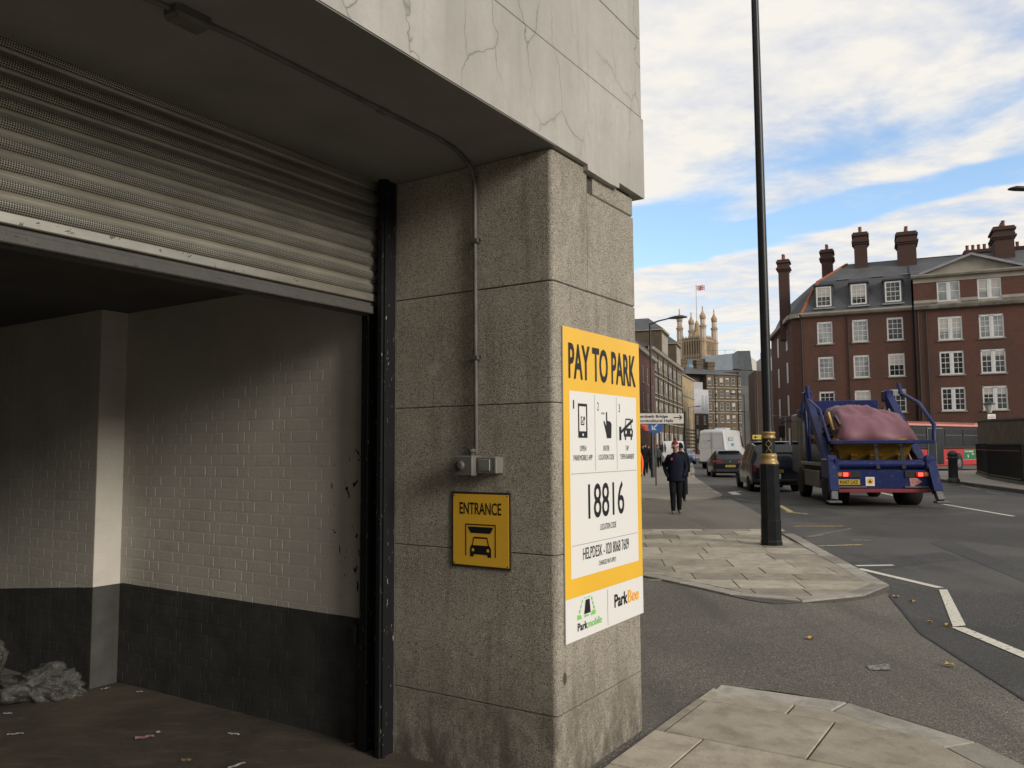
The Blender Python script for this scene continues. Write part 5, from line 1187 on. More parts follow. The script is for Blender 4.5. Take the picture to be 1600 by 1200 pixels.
for sgn in (-1,1):
    flagpoly('white_cross', [(0,-3.6),(6,-3.6),(6,0),(0,0)] if False else [(2.3,-3.6),(3.7,-3.6),(3.7,0),(2.3,0)], .06*sgn, FWH); flagpoly('white_cross', [(0,-2.4),(6,-2.4),(6,-1.2),(0,-1.2)], .05*sgn, FWH)
    flagpoly('red_cross', [(2.6,-3.6),(3.4,-3.6),(3.4,0),(2.6,0)], .12*sgn, FRD); flagpoly('red_cross', [(0,-2.15),(6,-2.15),(6,-1.45),(0,-1.45)], .11*sgn, FRD)
    flagpoly('white_saltire', [(0,-.5),(.7,0),(0,0)], .03*sgn, FWH)
    for (a,c) in (((0,0),(6,-3.6)),((0,-3.6),(6,0))):
        d = Vector((c[0]-a[0],c[1]-a[1])).normalized(); n_ = Vector((-d.y,d.x))*.38; k = Vector((-d.y,d.x))*.16
        flagpoly('white_saltire', [tuple(Vector(a)-n_),tuple(Vector(c)-n_),tuple(Vector(c)+n_),tuple(Vector(a)+n_)], .02*sgn, FWH); flagpoly('red_saltire', [tuple(Vector(a)-k),tuple(Vector(c)-k),tuple(Vector(c)+k),tuple(Vector(a)+k)], .035*sgn, FRD)
# ------------------------------------------------------------------ vehicles
RUB = mat('tyre rubber', (0.012,0.012,0.012),(0.02,0.019,0.018),9,.85,bump=.2)
RIM = mat('grey wheel rim', (0.20,0.20,0.20),(0.12,0.115,0.11),8,.45,.5)
TRIM = mat('black plastic trim', (0.014,0.014,0.015),(0.022,0.022,0.022),9,.6)
VGL = mat('tinted car glass', (0.012,0.014,0.015),(0.03,0.032,0.033),1.2,.06,spec=.6)
def emis(name, c, e):
    m = mat(name, c, None, 3, .25); bs = m.node_tree.nodes.get('Principled BSDF') or next(n for n in m.node_tree.nodes if n.type == 'BSDF_PRINCIPLED')
    bs.inputs['Emission Color'].default_value = (*c,1); bs.inputs['Emission Strength'].default_value = e; return m
REDL = mat('red lamp glass', (0.42,0.02,0.02),(0.30,0.015,0.015),20,.15); REDON = emis('lit brake lamp', (1.0,0.06,0.04), 1.6); AMBL = mat('amber lamp glass',(0.55,0.22,0.03),None,3,.2)
PLY = mat('yellow number plate', (0.52,0.36,0.05),(0.46,0.32,0.05),9,.4)
CHROME = mat('chrome badge', (0.55,0.55,0.56),None,3,.15,.9)
def wheel(parent, x, y, r, w_, rim=.62, side=None):
    s = 1 if x > 0 else -1
    b = MB(); b.lathe([(r*.62,-w_/2),(r*.93,-w_/2),(r,-w_/2+.03),(r,w_/2-.03),(r*.93,w_/2),(r*.62,w_/2)],(x,y,r),22,axis='X'); o = b.build('wheel', RUB, parent)
    b = MB(); xo = x+s*(w_/2-.035)
    b.lathe([(.02,s*.02),(r*.2,s*.03),(r*.28,0),(r*.5,-s*.01),(r*.6,s*.03),(r*rim,s*.034)],(xo,y,r),16,axis='X')
    b.build('rim', RIM, o); return o
def loft(sta, closed=True):
    """stations (y, z_bottom, z_mid, z_belt, z_top, w_bottom, w_mid, w_belt, w_top)"""
    b = MB(); n = 12; vs = []
    for y, zb_, zm, zt, zr, wb_, wm_, wt, wr in sta:
        half = [(wb_*.6,zb_),(wb_,zb_+.04),(wm_,zm),(wt,zt),(wr,zr-.05*(1 if zr-zt > .1 else .3)),(wr*.72,zr)]
        vs += [(x,y,z) for x, z in half]+[(-x,y,z) for x, z in half[::-1]]
    fs = [(i*n+k, (i+1)*n+k, (i+1)*n+(k+1)%n, i*n+(k+1)%n) for i in range(len(sta)-1) for k in range(n)]
    b.add(vs, fs, 0, True); b.add(vs[:n], [tuple(range(n))], 0); b.add(vs[-n:], [tuple(range(n))[::-1]], 0)
    return b
def at_sta(sta, y):
    for a, c in zip(sta, sta[1:]):
        if a[0] <= y <= c[0]:
            k = (y-a[0])/(c[0]-a[0]); return [p+(q-p)*k for p, q in zip(a, c)]
def side_glass(parent, sta, ya, yb, lo=.06, hi=.10, off=.008, name='side_window', m=None):
    for s in (1, -1):
        b = MB(); ys = sorted({ya, yb, *[q[0] for q in sta if ya < q[0] < yb]}); pt = []
        for y in ys:
            q = at_sta(sta, y); zr = q[4]-.05; f0 = lo; f1 = 1-hi
            pt.append([(s*(q[7]+(q[8]-q[7])*f+off), y, q[3]+(zr-q[3])*f+off*.4) for f in (f0, f1)])
        for p, q in zip(pt, pt[1:]): b.face(*((p[0],q[0],q[1],p[1]) if s > 0 else (q[0],p[0],p[1],q[1])))
        b.build(name, m or VGL, parent)
def strip_glass(parent, pts, sgn, name, m=None, off=.01):
    b = MB()
    for (y0,z0,x0),(y1,z1,x1) in zip(pts, pts[1:]):
        n_ = Vector((0,-(z1-z0),(y1-y0))).normalized()*off*(1 if sgn > 0 else -1) if sgn > 0 else Vector((0,(z1-z0),-(y1-y0))).normalized()*off
        q = [Vector((-x0,y0,z0))+n_, Vector((x0,y0,z0))+n_, Vector((x1,y1,z1))+n_, Vector((-x1,y1,z1))+n_]
        b.face(*(q if sgn > 0 else q[::-1]))
    b.build(name, m or VGL, parent)
def finish(o): return smooth_by_angle(fixn(o), 40)
def car(name, label, pos, az, sta, paint, wb=((.72,.63),(3.35,.63)), r=.32, w_=.2, glass=((.75,1.75),(1.82,2.7)), rear=None, front=None, group=None, xw=.80):
    t = thing(name, label, 'car', pos, -R(az), group)
    finish(loft(sta).build('body', paint, t))
    for y, _ in wb:
        for s in (-1,1):
            wheel(t, s*xw, y, r, w_)
            b = MB(); q = at_sta(sta, y); b.lathe([(r+.07,-.012),(r+.07,.012)],(s*(q[5]+.0),y,r+.01),20,axis='X'); b.build('wheel_arch', TRIM, t)
    for ya, yb in glass: side_glass(t, sta, ya, yb)
    if rear: strip_glass(t, rear, 1, 'rear_window')
    if front: strip_glass(t, front, -1, 'windscreen')
    return t
BLK = mat('black car paint', (0.007,0.008,0.009),None,3,.26,coat=.2,spec=.35)
HS = [(0.0,.40,.55,.72,.74,.68,.78,.74,.62),(.05,.26,.58,.88,.91,.82,.88,.85,.68),(.28,.22,.58,.93,1.21,.87,.91,.89,.66),(.60,.21,.58,.95,1.41,.88,.92,.90,.60),(1.3,.20,.58,.96,1.47,.88,.92,.90,.60),(2.0,.20,.58,.95,1.46,.88,.92,.90,.60),(2.5,.20,.58,.94,1.36,.88,.92,.89,.58),(3.0,.20,.58,.93,1.08,.88,.91,.88,.64),(3.25,.2,.57,.90,.97,.87,.90,.86,.70),(3.9,.22,.54,.82,.87,.85,.87,.80,.66),(4.18,.26,.5,.68,.72,.78,.80,.7,.6),(4.26,.34,.46,.58,.6,.66,.68,.6,.5)]
p0 = gp(1139, 746, 0)
hb = car('hatchback_car', 'black hatchback with red tail lamps stopped behind the white van', Vector((p0.x,43.6,0)), 8, HS, BLK, rear=[(.10,.965,.68),(.28,1.215,.62),(.56,1.395,.55)], front=[(2.56,1.335,.54),(3.0,1.085,.62),(3.2,1.0,.68)])
def rearplate(t, w_, z, txt, m=PLY, x=0, y=-.03, h=.11):
    MB().cbox(x-w_/2,x+w_/2,y-.012,y,z,z+h,.003).build('number_plate', m, t)
    if txt: text(txt, h*.62, INK, t, x, z+h*.2, y-.0145, w_*.82, bold=.02)
rearplate(hb, .52, .56, 'GN17 LKZ', y=-.012)
for s in (-1,1):
    b = MB(); b.add([(s*.42,.016,.80),(s*.86,.045,.78),(s*.88,.06,.93),(s*.44,.028,.90),(s*.88,.30,.80),(s*.885,.30,.92)],[(0,1,2,3),(1,4,5,2)] if s > 0 else [(1,0,3,2),(4,1,2,5)]); finish(b.build('tail_lamp', REDL, hb))
b = MB(); b.lathe([(.055,-.012),(.05,.0)],(0,.028,.86),14,axis='Y'); b.build('badge', CHROME, hb)
b = MB(); b.cbox(-.56,.56,.34,.62,1.40,1.425,.008); b.build('roof_spoiler', mat('black paint with painted reflection',(0.05,0.05,0.052),None,3,.1,coat=1.0), hb)  # paler than the body: a reflection is painted into this colour
b = MB(); b.cbox(-.80,.80,-.02,.1,.30,.46,.02); b.build('bumper', TRIM, hb)
# taxi
TXP = mat('dark blue black cab paint', (0.018,0.022,0.040),(0.014,0.017,0.03),.8,.25,coat=.5)
TS_ = [(0.0,.42,.62,.86,.90,.70,.80,.76,.66),(.05,.28,.62,1.02,1.08,.80,.86,.84,.72),(.16,.24,.62,1.08,1.42,.84,.88,.86,.70),(.42,.22,.62,1.10,1.72,.86,.89,.87,.66),(1.2,.22,.62,1.10,1.81,.87,.90,.88,.66),(2.3,.22,.62,1.09,1.82,.87,.90,.88,.66),(2.75,.22,.62,1.08,1.72,.87,.9,.87,.62),(3.1,.22,.62,1.06,1.24,.86,.89,.84,.66),(3.3,.22,.62,1.02,1.10,.85,.88,.80,.6),(4.2,.24,.6,.90,.97,.82,.85,.70,.5),(4.5,.3,.5,.70,.74,.74,.76,.6,.4)]
p0 = gp(1226, 768, 0)
tx = car('taxi', 'dark blue black cab taxi half hidden behind the lamp post base', Vector((9.55,29.6,0)), 8, TS_, TXP, wb=((.85,0),(3.75,0)), r=.34, w_=.2, glass=((.75,1.45),(1.52,2.45)), rear=[(.09,1.13,.66),(.17,1.43,.63),(.38,1.66,.58)], front=[(2.8,1.68,.58),(3.08,1.27,.62)], xw=.79)
rearplate(tx, .52, .70, 'LX11 GPY', y=.0); rearplate(tx, .32, .48, None, WHITEP, y=.0, h=.18)
b = MB()
for z in (.62,.57,.52): b.box(-.10,.10,-.0155,-.0125,z,z+.02)
b.build('licence_print', THINL, tx)
for s in (-1,1): b = MB(); b.cbox(s*.74-.05,s*.74+.05,-.005,.06,.74,.98,.015); b.build('tail_lamp', REDL, tx)
b = MB(); b.cbox(-.78,.78,-.06,.1,.34,.46,.03); b.build('bumper', TRIM, tx)
b = MB(); b.cbox(-.60,.60,.45,2.4,1.80,1.835,.015); b.build('roof_panel', mat('pale roof panel',(0.42,0.42,0.43),None,3,.2,coat=.5), tx)
# white van
VS = [(0.0,.50,1.0,1.45,2.58,.88,.96,.95,.84),(.07,.42,1.0,1.5,2.72,.94,1.0,.99,.86),(.5,.38,1.0,1.5,2.78,.96,1.01,1.0,.86),(4.1,.36,1.0,1.5,2.76,.96,1.01,1.0,.86),(4.5,.36,1.0,1.48,2.62,.96,1.01,.99,.82),(5.0,.36,1.0,1.42,1.98,.95,1.0,.97,.78),(5.35,.36,.95,1.30,1.42,.94,.98,.92,.74),(5.75,.38,.85,1.12,1.16,.9,.94,.84,.6),(5.95,.45,.7,.85,.88,.8,.84,.7,.5)]
WV = mat('white van paint', (0.58,0.58,0.58),(0.52,0.52,0.51),.7,.3,coat=.3)
p0 = yd(1112, 700, 61); 
vn = car('delivery_van', 'tall white delivery van with faint lettering ahead of the black hatchback', Vector((p0.x,61,0)), 31, VS, WV, wb=((1.15,0),(4.9,0)), r=.36, w_=.24, glass=((4.28,5.2),), front=[(4.56,2.52,.72),(5.0,2.0,.74),(5.32,1.46,.7)], xw=.88)
for o_ in vn.children:
    if o_.name.startswith('side_window'): o_.location.x = .03*(1 if o_.data.vertices[0].co.x > 0 else -1)
vn['category'] = 'van'
vn.scale = (1.04,1.04,1.06)
b = MB(); b.box(-.006,.006,-.008,.03,.6,2.6); b.cbox(-.95,.95,-.05,.05,.38,.52,.02); b.build('door_seam', TRIM, vn)
for x0, x1 in ((-.84,-.06),(.06,.84)):
    b = MB(); c = .02
    for q in ((x0,x1,1.45,1.47),(x0,x1,2.42,2.44),(x0,x0+.02,1.47,2.42),(x1-.02,x1,1.47,2.42)): b.box(q[0],q[1],-.004,.03,q[2],q[3])
    b.build('door_panel_outline', mat('grey seam',(0.30,0.30,0.30),None,3,.6), vn)
for s in (-1,1): b = MB(); b.cbox(s*.93-.05,s*.93+.05,-.012,.08,1.0,1.36,.012); b.build('tail_lamp', REDL, vn)
b = MB(); b.cbox(-.45,.45,2.2,3.3,2.78,2.93,.04); b.build('roof_unit', WV, vn)
b = MB(); b.box(-.7,-.35,-.006,.02,1.95,1.98); b.box(-.7,-.3,-.006,.02,1.80,1.82); b.build('door_print', THINL, vn); b = MB(); b.box(-.30,-.1,-.006,.02,1.94,2.0); b.build('door_print', mat('blue print',(0.05,0.12,0.42),None,3,.5), vn)
b = MB(); 
for k in range(5): b.box(1.008,1.016,.9+k*.26,1.1+k*.26,2.0,2.26)
b.build('side_print', mat('pale grey print',(0.40,0.40,0.40),None,3,.5), vn); b = MB(); b.box(1.01,1.018,1.55,2.1,1.62,1.80); b.build('side_print', mat('cyan print',(0.03,0.28,0.50),None,3,.5), vn)
rearplate(vn, .52, .60, None, y=-.05)
# small vehicles farther up the road
p0 = yd(1054, 700, 72)
v2 = car('panel_van', 'white panel van with blue chequers facing the walkers at the kerb', Vector((p0.x-.2,72,.0)), 190, [(q[0]*.8,q[1],q[2]*.85,q[3]*.85,q[4]*.78,*q[5:]) for q in VS], WV, wb=((.95,0),(3.9,0)), r=.33, glass=((3.5,4.1),), front=[(3.66,1.97,.72),(4.0,1.56,.74),(4.26,1.14,.7)], xw=.86); v2['category'] = 'van'
p0 = yd(1082, 700, 78)
c2_ = car('blue_car', 'dark blue oncoming car between the walkers and the white van', Vector((p0.x,82,0)), 188, HS, mat('blue car paint',(0.02,0.03,0.09),None,3,.22,coat=.5), rear=[(.10,.965,.68),(.28,1.215,.62),(.56,1.395,.55)], front=[(2.56,1.335,.54),(3.0,1.085,.62),(3.2,1.0,.68)])
for s in (-1,1): b = MB(); b.cbox(s*.62-.14,s*.62+.14,4.1,4.2,.60,.72,.03); b.build('headlight', mat('headlamp glass',(0.6,0.62,0.65),None,3,.1), c2_)
for x0 in (-.62,-.2,.22): b = MB(); b.box(x0,x0+.4,4.4,4.47,.78,.95); b.build('chequer', mat('blue chequer',(0.03,0.07,0.30),None,3,.4), v2)

# single deck bus
BGL = mat('dark bus glass', (0.010,0.011,0.012),(0.02,0.021,0.022),1.2,.25,spec=.18)
BRED = mat('bus red', (0.42,0.022,0.020),(0.36,0.02,0.018),.6,.3,coat=.3)
bd = Vector((.80,.60,0)).normalized(); bp = Vector((24.75,50,0))-bd*.8
bus = thing('bus', 'red single deck bus with dark windows turning out of the side street', 'bus', bp, math.atan2(bd.y,bd.x))
b = MB(); b.cbox(0,11.6,0,2.5,.33,1.42,.05); b.build('lower_body', BRED, bus)
b = MB(); b.cbox(.02,11.58,.02,2.48,1.425,2.86,.05); b.build('window_band', TRIM, bus)
b = MB(); b.cbox(0,11.6,-.02,2.52,2.86,3.02,.03); b.add([(.1,.0,3.02),(11.5,.0,3.02),(11.5,2.5,3.02),(.1,2.5,3.02),(.2,.5,3.16),(11.4,.5,3.16),(11.4,2.0,3.16),(.2,2.0,3.16)],[(0,1,5,4),(1,2,6,5),(2,3,7,6),(3,0,4,7),(4,5,6,7)]); b.build('roof', mat('bus red with painted sky reflection',(0.55,0.20,0.16),(0.5,0.17,0.14),1,.25,coat=.6), bus)  # roof red is paled: the sky's reflection is painted into it
for x0, x1 in ((.3,2.1),(4.55,6.9),(7.02,9.2),(9.3,11.4)): b = MB(); b.box(x0,x1,-.006,.03,1.62,2.66); b.build('window', BGL, bus)
b = MB()
for x0, x1 in ((.3,2.1),(4.55,6.9),(7.02,9.2),(9.3,11.4)): b.box(x0+.1,x1-.1,-.016,-.008,2.28,2.32)
b.build('window_bar', mat('dark grey bar',(0.09,0.09,0.09),None,3,.5), bus)
for x0 in (2.25,3.28): b = MB(); b.cbox(x0,x0+.98,-.015,.03,.45,2.72,.01); d = b.build('door', BGL, bus); b = MB(); b.box(x0-.03,x0+.02,-.03,-.016,.45,2.72); b.box(x0,x0+.98,-.03,-.016,2.7,2.76); b.build('door_frame', mat('grey door frame',(0.16,0.16,0.15),None,3,.5), d)
for x in (6.25,10.4):
    b = MB(); b.lathe([(.60,-.012),(.60,.02)],(x,0,.55),22,axis='Y'); b.build('wheel_arch', TRIM, bus)
    b = MB(); b.lathe([(.48,-.05),(.48,.25)],(x,.0,.48),22,axis='Y'); wo_ = b.build('wheel', RUB, bus); b = MB(); b.lathe([(.10,-.075),(.15,-.06),(.28,-.055)],(x,0,.48),14,axis='Y'); b.build('rim', RIM, wo_)
b = MB(); b.box(7.0,8.9,-.006,.01,.72,1.40); ad = b.build('green_advert', mat('advert green',(0.03,0.12,0.05),None,3,.4), bus)
text("I'm an electric", .12, WHITEP, ad, 7.15, 1.20, -.010, 1.25, 'LEFT', .02); text('bus', .12, WHITEP, ad, 8.15, 1.02, -.010, .3, 'LEFT', .02)
b = MB(); b.face((7.65,-.010,1.10),(7.45,-.010,.92),(7.6,-.010,.92)); b.face((7.6,-.010,.95),(7.75,-.010,.95),(7.52,-.010,.76)); b.build('lightning_bolt', mat('mint print',(0.35,0.65,0.55),None,3,.4), ad)
b = MB(); b.box(4.4,11.6,-.008,.0,.68,.70); b.build('body_line', mat('pale line',(0.5,0.3,0.28),None,3,.4), bus)
b = MB(); b.tube([(9.25,-.02,1.45),(9.25,-.04,2.8)],.03,6); b.build('grab_pole', STEELG, bus)

# skip lorry
TBL = m_chipped('scuffed royal blue lorry paint', (0.006,0.013,0.072), (0.055,0.052,0.055), .60, (2.2,2.2,1.4), .42)
TGR = mat('dirty grey panel', (0.16,0.155,0.145),(0.09,0.085,0.075),1.5,.6)
DRK = mat('grimy chassis', (0.02,0.019,0.018),(0.035,0.032,0.028),4,.8)
tk = thing('skip_lorry', 'blue skip lorry seen from behind, carrying a covered skip', 'lorry', (9.95,22.0,0), -R(9))
b = MB(); b.box(-.45,.45,.1,6.6,.62,.92); b.box(-1.15,1.15,.5,4.3,.95,1.06); b.build('chassis', DRK, tk)
b = MB(); b.cbox(-1.18,1.18,.0,.10,.50,1.0,.01); b.build('rear_panel', TBL, tk)
b = MB(); b.cbox(-1.20,1.20,-.03,.07,.395,.495,.01); b.build('bumper_bar', mat('faded red bar',(0.26,0.035,0.045),(0.18,0.03,0.035),4,.5), tk)
b = MB(); b.lathe([(.12,-1.18),(.12,1.18)],(0,.12,1.15),14,axis='X'); b.cbox(-1.22,-1.10,-.03,.27,1.0,1.3,.02); b.cbox(1.10,1.22,-.03,.27,1.0,1.3,.02); b.build('roller', TBL, tk)
for x in (-.1,.55): b = MB(); b.bar((x,-.02,1.02),(x+.03,.3,1.68),.09,.06); b.build('stop_post', DRK, tk)
for s, on in ((-1,True),(1,True)):
    b = MB(); b.cbox(s*.86-.30,s*.86+.30,-.03,.0,.79,.97,.01); lb = b.build('lamp_board', DRK, tk)
    b = MB(); b.cbox(s*.98-.15 if s > 0 else -1.13,s*.98+.15 if s > 0 else -.83,-.05,-.03,.82,.94,.008); b.build('tail_lamp', REDL, lb)
    xx = s*.95; b = MB(); b.cbox(xx-.06,xx+.06,-.06,-.05,.83,.93,.008); b.build('brake_lamp', REDON, lb); b = MB(); b.cbox(s*1.10-.05,s*1.10+.05,-.06,-.05,.83,.93,.006); b.build('indicator', AMBL, lb)
rearplate(tk, .56, .60, 'KN57 LXZ', y=-.005, x=-.86, h=.15)
b = MB(); b.box(-1.15,-.42,-.04,.0,.53,.565); b.box(.55,1.15,-.04,.0,.53,.565); b.build('light_strip', TGR, tk)
def sticker(x, z, s_, tri=False, y=-.004):
    b = MB(); b.cbox(x-s_/2,x+s_/2,y-.006,y,z,z+s_*1.05,.002); o = b.build('warning_sticker', WHITEP, tk)
    b = MB(); b.face(*[(x+s_*.36*math.cos(k*math.pi*2/14),y-.008,z+s_*.55+s_*.36*math.sin(k*math.pi*2/14)) for k in range(14)]); b.build('warning_disc', YELLOW, o)
    b = MB(); b.face((x-s_*.2,y-.0095,z+s_*.38),(x+s_*.2,y-.0095,z+s_*.38),(x,y-.0095,z+s_*.76)); b.build('warning_mark', INK, o)
sticker(-.32,.57,.23)
b = MB(); b.face((.70,-.012,.52),(1.0,-.012,.68),(.66,-.012,.94)); b.build('reflective_triangle', mat('salmon reflector',(0.50,0.25,0.22),(0.36,0.15,0.14),9,.4), tk)
for s in (-1,1):
    sg = s
    arm = MB(); arm.bar((sg*1.22,.30,.85),(sg*1.20,3.5,3.22),.20,.30,up=(0,-1,1)); arm.cbox(sg*1.20-.12,sg*1.20+.12,3.25,3.75,3.02,3.36,.03); a_ = arm.build('lifting_arm', TBL, tk)
    b = MB(); b.tube([(sg*1.05,1.0,1.0),(sg*1.08,2.1,2.05)],.075,10); b.tube([(sg*1.08,2.0,1.95),(sg*1.10,3.0,2.75)],.045,8); b.build('hydraulic_ram', mat('bright steel rod',(0.35,0.35,0.36),None,3,.25,.8), a_)
    b = MB(); b.cbox(sg*1.22-.15,sg*1.22+.15,.02,1.0,.75,1.3,.03); b.build('pivot_bracket', TBL, tk)
    leg = MB(); leg.bar((sg*1.25,.20,1.35),(sg*1.30,-.22,.42),.24,.22,up=(1,0,0)); lo_ = leg.build('stabiliser_leg', TBL, tk)
    b = MB(); b.bar((sg*1.30,-.20,.45),(sg*1.33,-.34,.20),.20,.16,up=(1,0,0)); b.cbox(sg*1.34-.17,sg*1.34+.17,-.52,-.24,.14,.20,.015); b.build('stabiliser_foot', mat('worn steel foot',(0.10,0.10,0.10),(0.17,0.165,0.16),6,.5,.4), lo_)
    xs = sg*1.285; b = MB(); b.add([(xs-.09,-.165,.52),(xs+.09,-.165,.50),(xs+.08,-.10,.66),(xs-.10,-.10,.68)],[(0,1,2,3)]); b.v = [(x_, y_-.12+.0*z_, z_) for x_, y_, z_ in b.v]; b.build('warning_sticker', WHITEP, lo_)
    wheel(tk, sg*.96, 1.15, .50, .56, .5); wheel(tk, sg*1.06, 4.95, .50, .30, .55)
    b = MB(); pr_ = [(1.15+.62*math.cos(a),.52+.62*math.sin(a)) for a in [R(15+k*15) for k in range(11)]]
    for (y0,z0),(y1,z1) in zip(pr_, pr_[1:]): b.add([(sg*.66,y0,z0),(sg*1.25,y0,z0),(sg*1.25,y1,z1),(sg*.66,y1,z1)],[(0,1,2,3) if sg > 0 else (3,2,1,0)])
    b.build('mudguard', TRIM, tk)
    b = MB(); b.cbox(sg*1.10-.12,sg*1.10+.12,1.95,4.2,.42,.92,.02); b.build('side_guard', TGR, tk)
    b = MB(); b.cbox(sg*1.12-.12,sg*1.12+.12,.9,4.6,1.06,1.16,.015); b.build('side_deck', mat('pale worn deck edge',(0.26,0.245,0.21),(0.17,0.16,0.14),5,.7), tk)
    b = MB(); b.tube([(sg*1.18,3.6,1.1),(sg*1.18,3.9,2.85)],.05,8); b.tube([(sg*1.0,4.35,1.1),(sg*1.0,4.35,2.85)],.05,8); b.build('sheet_post', TBL, tk)
for sg in (-1,1):      # lifting chains and hoses
    for dx in (-.09,.09):
        p0, p1 = Vector((sg*1.20+dx,3.4,3.05)), Vector((sg*1.02+dx*.4,2.2+dx*3,1.98)); b = MB()
        for k in range(22):
            q = p0.lerp(p1,(k+.5)/22)+Vector((0,0,-.18*math.sin(math.pi*k/22))); e_ = Vector((.03,0,0)) if k % 2 else Vector((0,.03,0)); b.bar(q-Vector((0,.0,.045))-e_*.3,q+Vector((0,0,.045))+e_*.3,.045,.02)
        stuff(b.build('chain', mat('rusty chain steel',(0.10,0.085,0.07),(0.05,0.04,0.033),9,.6,.4), tk))
    b = MB(); b.tube([(sg*1.10,.4,1.2),(sg*1.02,.8,1.55),(sg*1.1,1.3,1.45),(sg*1.12,1.9,1.95),(sg*1.12,2.6,2.6)],.022,6); b.build('hydraulic_hose', TRIM, tk)
    b = MB(); b.box(sg*1.20-.04,sg*1.20+.04,-.02,.03,.50,.98); b.build('edge_plate', DRK, tk)
# tarpaulin frame: rear bar and its swinging tubes
b = MB(); b.cbox(-1.30,1.36,.02,.10,1.70,1.80,.015); b.tube([(1.36,.06,1.75),(1.40,.12,2.2),(1.38,1.2,2.85),(1.30,2.6,3.25)],.055,8); b.tube([(-1.30,.06,1.75),(-1.30,1.2,2.7),(-1.28,2.9,3.1)],.04,8); b.tube([(1.30,2.4,3.15),(1.30,2.7,3.5)],.06,8); b.tube([(-1.26,2.9,3.1),(-1.26,3.1,3.5)],.06,8); b.build('sheeting_frame', TBL, tk)
b = MB(); b.cbox(-1.22,1.15,4.3,4.5,2.72,3.12,.02); b.cbox(-1.15,1.10,4.38,4.48,2.55,2.72,.01); b.build('headboard', TBL, tk)
b = MB(); b.cbox(-1.18,1.18,4.55,6.5,.75,2.75,.08,seg=2); cb_ = b.build('cab', mat('grey lorry cab',(0.17,0.175,0.18),(0.11,0.11,0.11),2,.4), tk)
b = MB(); b.box(-.95,.95,4.535,4.56,1.75,2.5); b.build('rear_cab_window', VGL, cb_)
for x0 in (-1.19,1.175): b = MB(); b.box(x0,x0+.015,5.3,6.3,1.7,2.5); b.build('door_window', VGL, cb_)
b = MB(); b.tube([(-1.15,6.3,2.55),(-1.5,6.4,2.5),(-1.5,6.4,2.1)],.02,6); b.cbox(-1.62,-1.40,6.36,6.44,1.95,2.4,.03); b.build('mirror', TRIM, cb_)
b = MB(); b.cbox(-1.28,-1.16,4.6,4.85,2.6,2.85,.02); b.cbox(-1.2,-1.0,4.55,4.9,1.2,2.5,.03); b.build('exhaust_stack', TGR, tk)
# the skip, its tarpaulin and the rubbish under it
YSK = mat('battered yellow skip', (0.42,0.25,0.03),(0.26,0.15,0.025),3,.6,bump=.2)
sk = thing('skip', 'yellow steel skip riding on the blue lorry under a maroon sheet', 'skip', tk.location, tk.rotation_euler.z)
b = MB(); v = [(-.82,1.0,1.07),(.82,1.0,1.07),(.82,3.1,1.07),(-.82,3.1,1.07),(-1.0,.45,1.80),(1.0,.45,1.80),(1.0,3.85,1.95),(-1.0,3.85,1.95)]
b.add(v, [(0,3,2,1),(0,1,5,4),(1,2,6,5),(2,3,7,6),(3,0,4,7)]); b.build('hopper', YSK, sk)
b = MB(); b.bar((-1.03,.43,1.80),(1.03,.43,1.80),.09,.09); b.bar((-1.02,.45,1.80),(-1.02,3.85,1.95),.08,.09); b.bar((1.02,.45,1.80),(1.02,3.85,1.95),.08,.09); b.build('rim', YSK, sk)
for x in (-.62,-.12,.05,.62):
    b = MB(); b.add([(x,.98,1.10),(x+.16,.98,1.10),(x+.16,.72,1.42),(x,.72,1.42),(x,.90,1.06),(x+.16,.90,1.06),(x+.16,.62,1.38),(x,.62,1.38)],[(0,1,2,3),(7,6,5,4),(4,5,1,0),(3,2,6,7),(0,3,7,4),(5,6,2,1)]); b.build('lug', YSK, sk)
b = MB(); NX, NY = 44, 40; vs = []
for j in range(NY+1):
    for i in range(NX+1):
        u = i/NX; v_ = j/NY; x = -1.04+2.14*u; y = .30+3.45*v_
        ed = min(1, max(0, (1-abs(2*u-1)**9))); e2 = min(1, v_/.34)**.5 if v_ < .34 else min(1, (1-v_)/.30)**.6 if v_ > .7 else 1
        z = 1.74+ (1.0+.10*math.sin(u*5.0+.5)+.06*(u-.5))*ed**.85*e2
        fold = noise.noise(Vector((x*2.2,y*1.3,3.1)))*.075+abs(noise.noise(Vector((x*3.1+y*1.6,y*.7-x,7.7))))*.08+(1-abs(noise.noise(Vector((x*1.7-y*1.1,y*2.1+x*1.3,4.2))))*3)*.05+math.sin((x*1.2-y*2.0+z*2)*4.5)*.012
        z += fold*min(1, ed*1.6)*min(1, e2*1.2)-.03
        y += noise.noise(Vector((x*2.0,z*2.5,1.5)))*.10*(1-v_)
        if u < .06: x += .18*(1-u/.06)*noise.noise(Vector((y*3,2,1)))
        vs.append((x,y,z))
b.add(vs, [(j*(NX+1)+i, j*(NX+1)+i+1, (j+1)*(NX+1)+i+1, (j+1)*(NX+1)+i) for j in range(NY) for i in range(NX)], 0, True)
tp_ = tag(b.build('tarpaulin', mat('dusty maroon sheet', (0.20,0.085,0.105),(0.15,0.06,0.078),1.4,.55,bump=.6,bscale=7), None, tk.location, tk.rotation_euler.z), 'creased maroon tarpaulin stretched over the loaded skip', 'tarpaulin')
so_ = tp_.modifiers.new('thickness','SOLIDIFY'); so_.thickness = .012
b = MB(); rr = random.Random(5)
for k in range(26):
    c = Vector((-1.0+rr.uniform(-.12,.10), rr.uniform(.6,2.4), rr.uniform(1.85,2.35))); d = Vector((rr.uniform(-.3,.3),rr.uniform(-1,1),rr.uniform(-.4,.8))).normalized()*rr.uniform(.1,.3)
    b.bar(c-d, c+d, rr.uniform(.04,.14), rr.uniform(.02,.09))
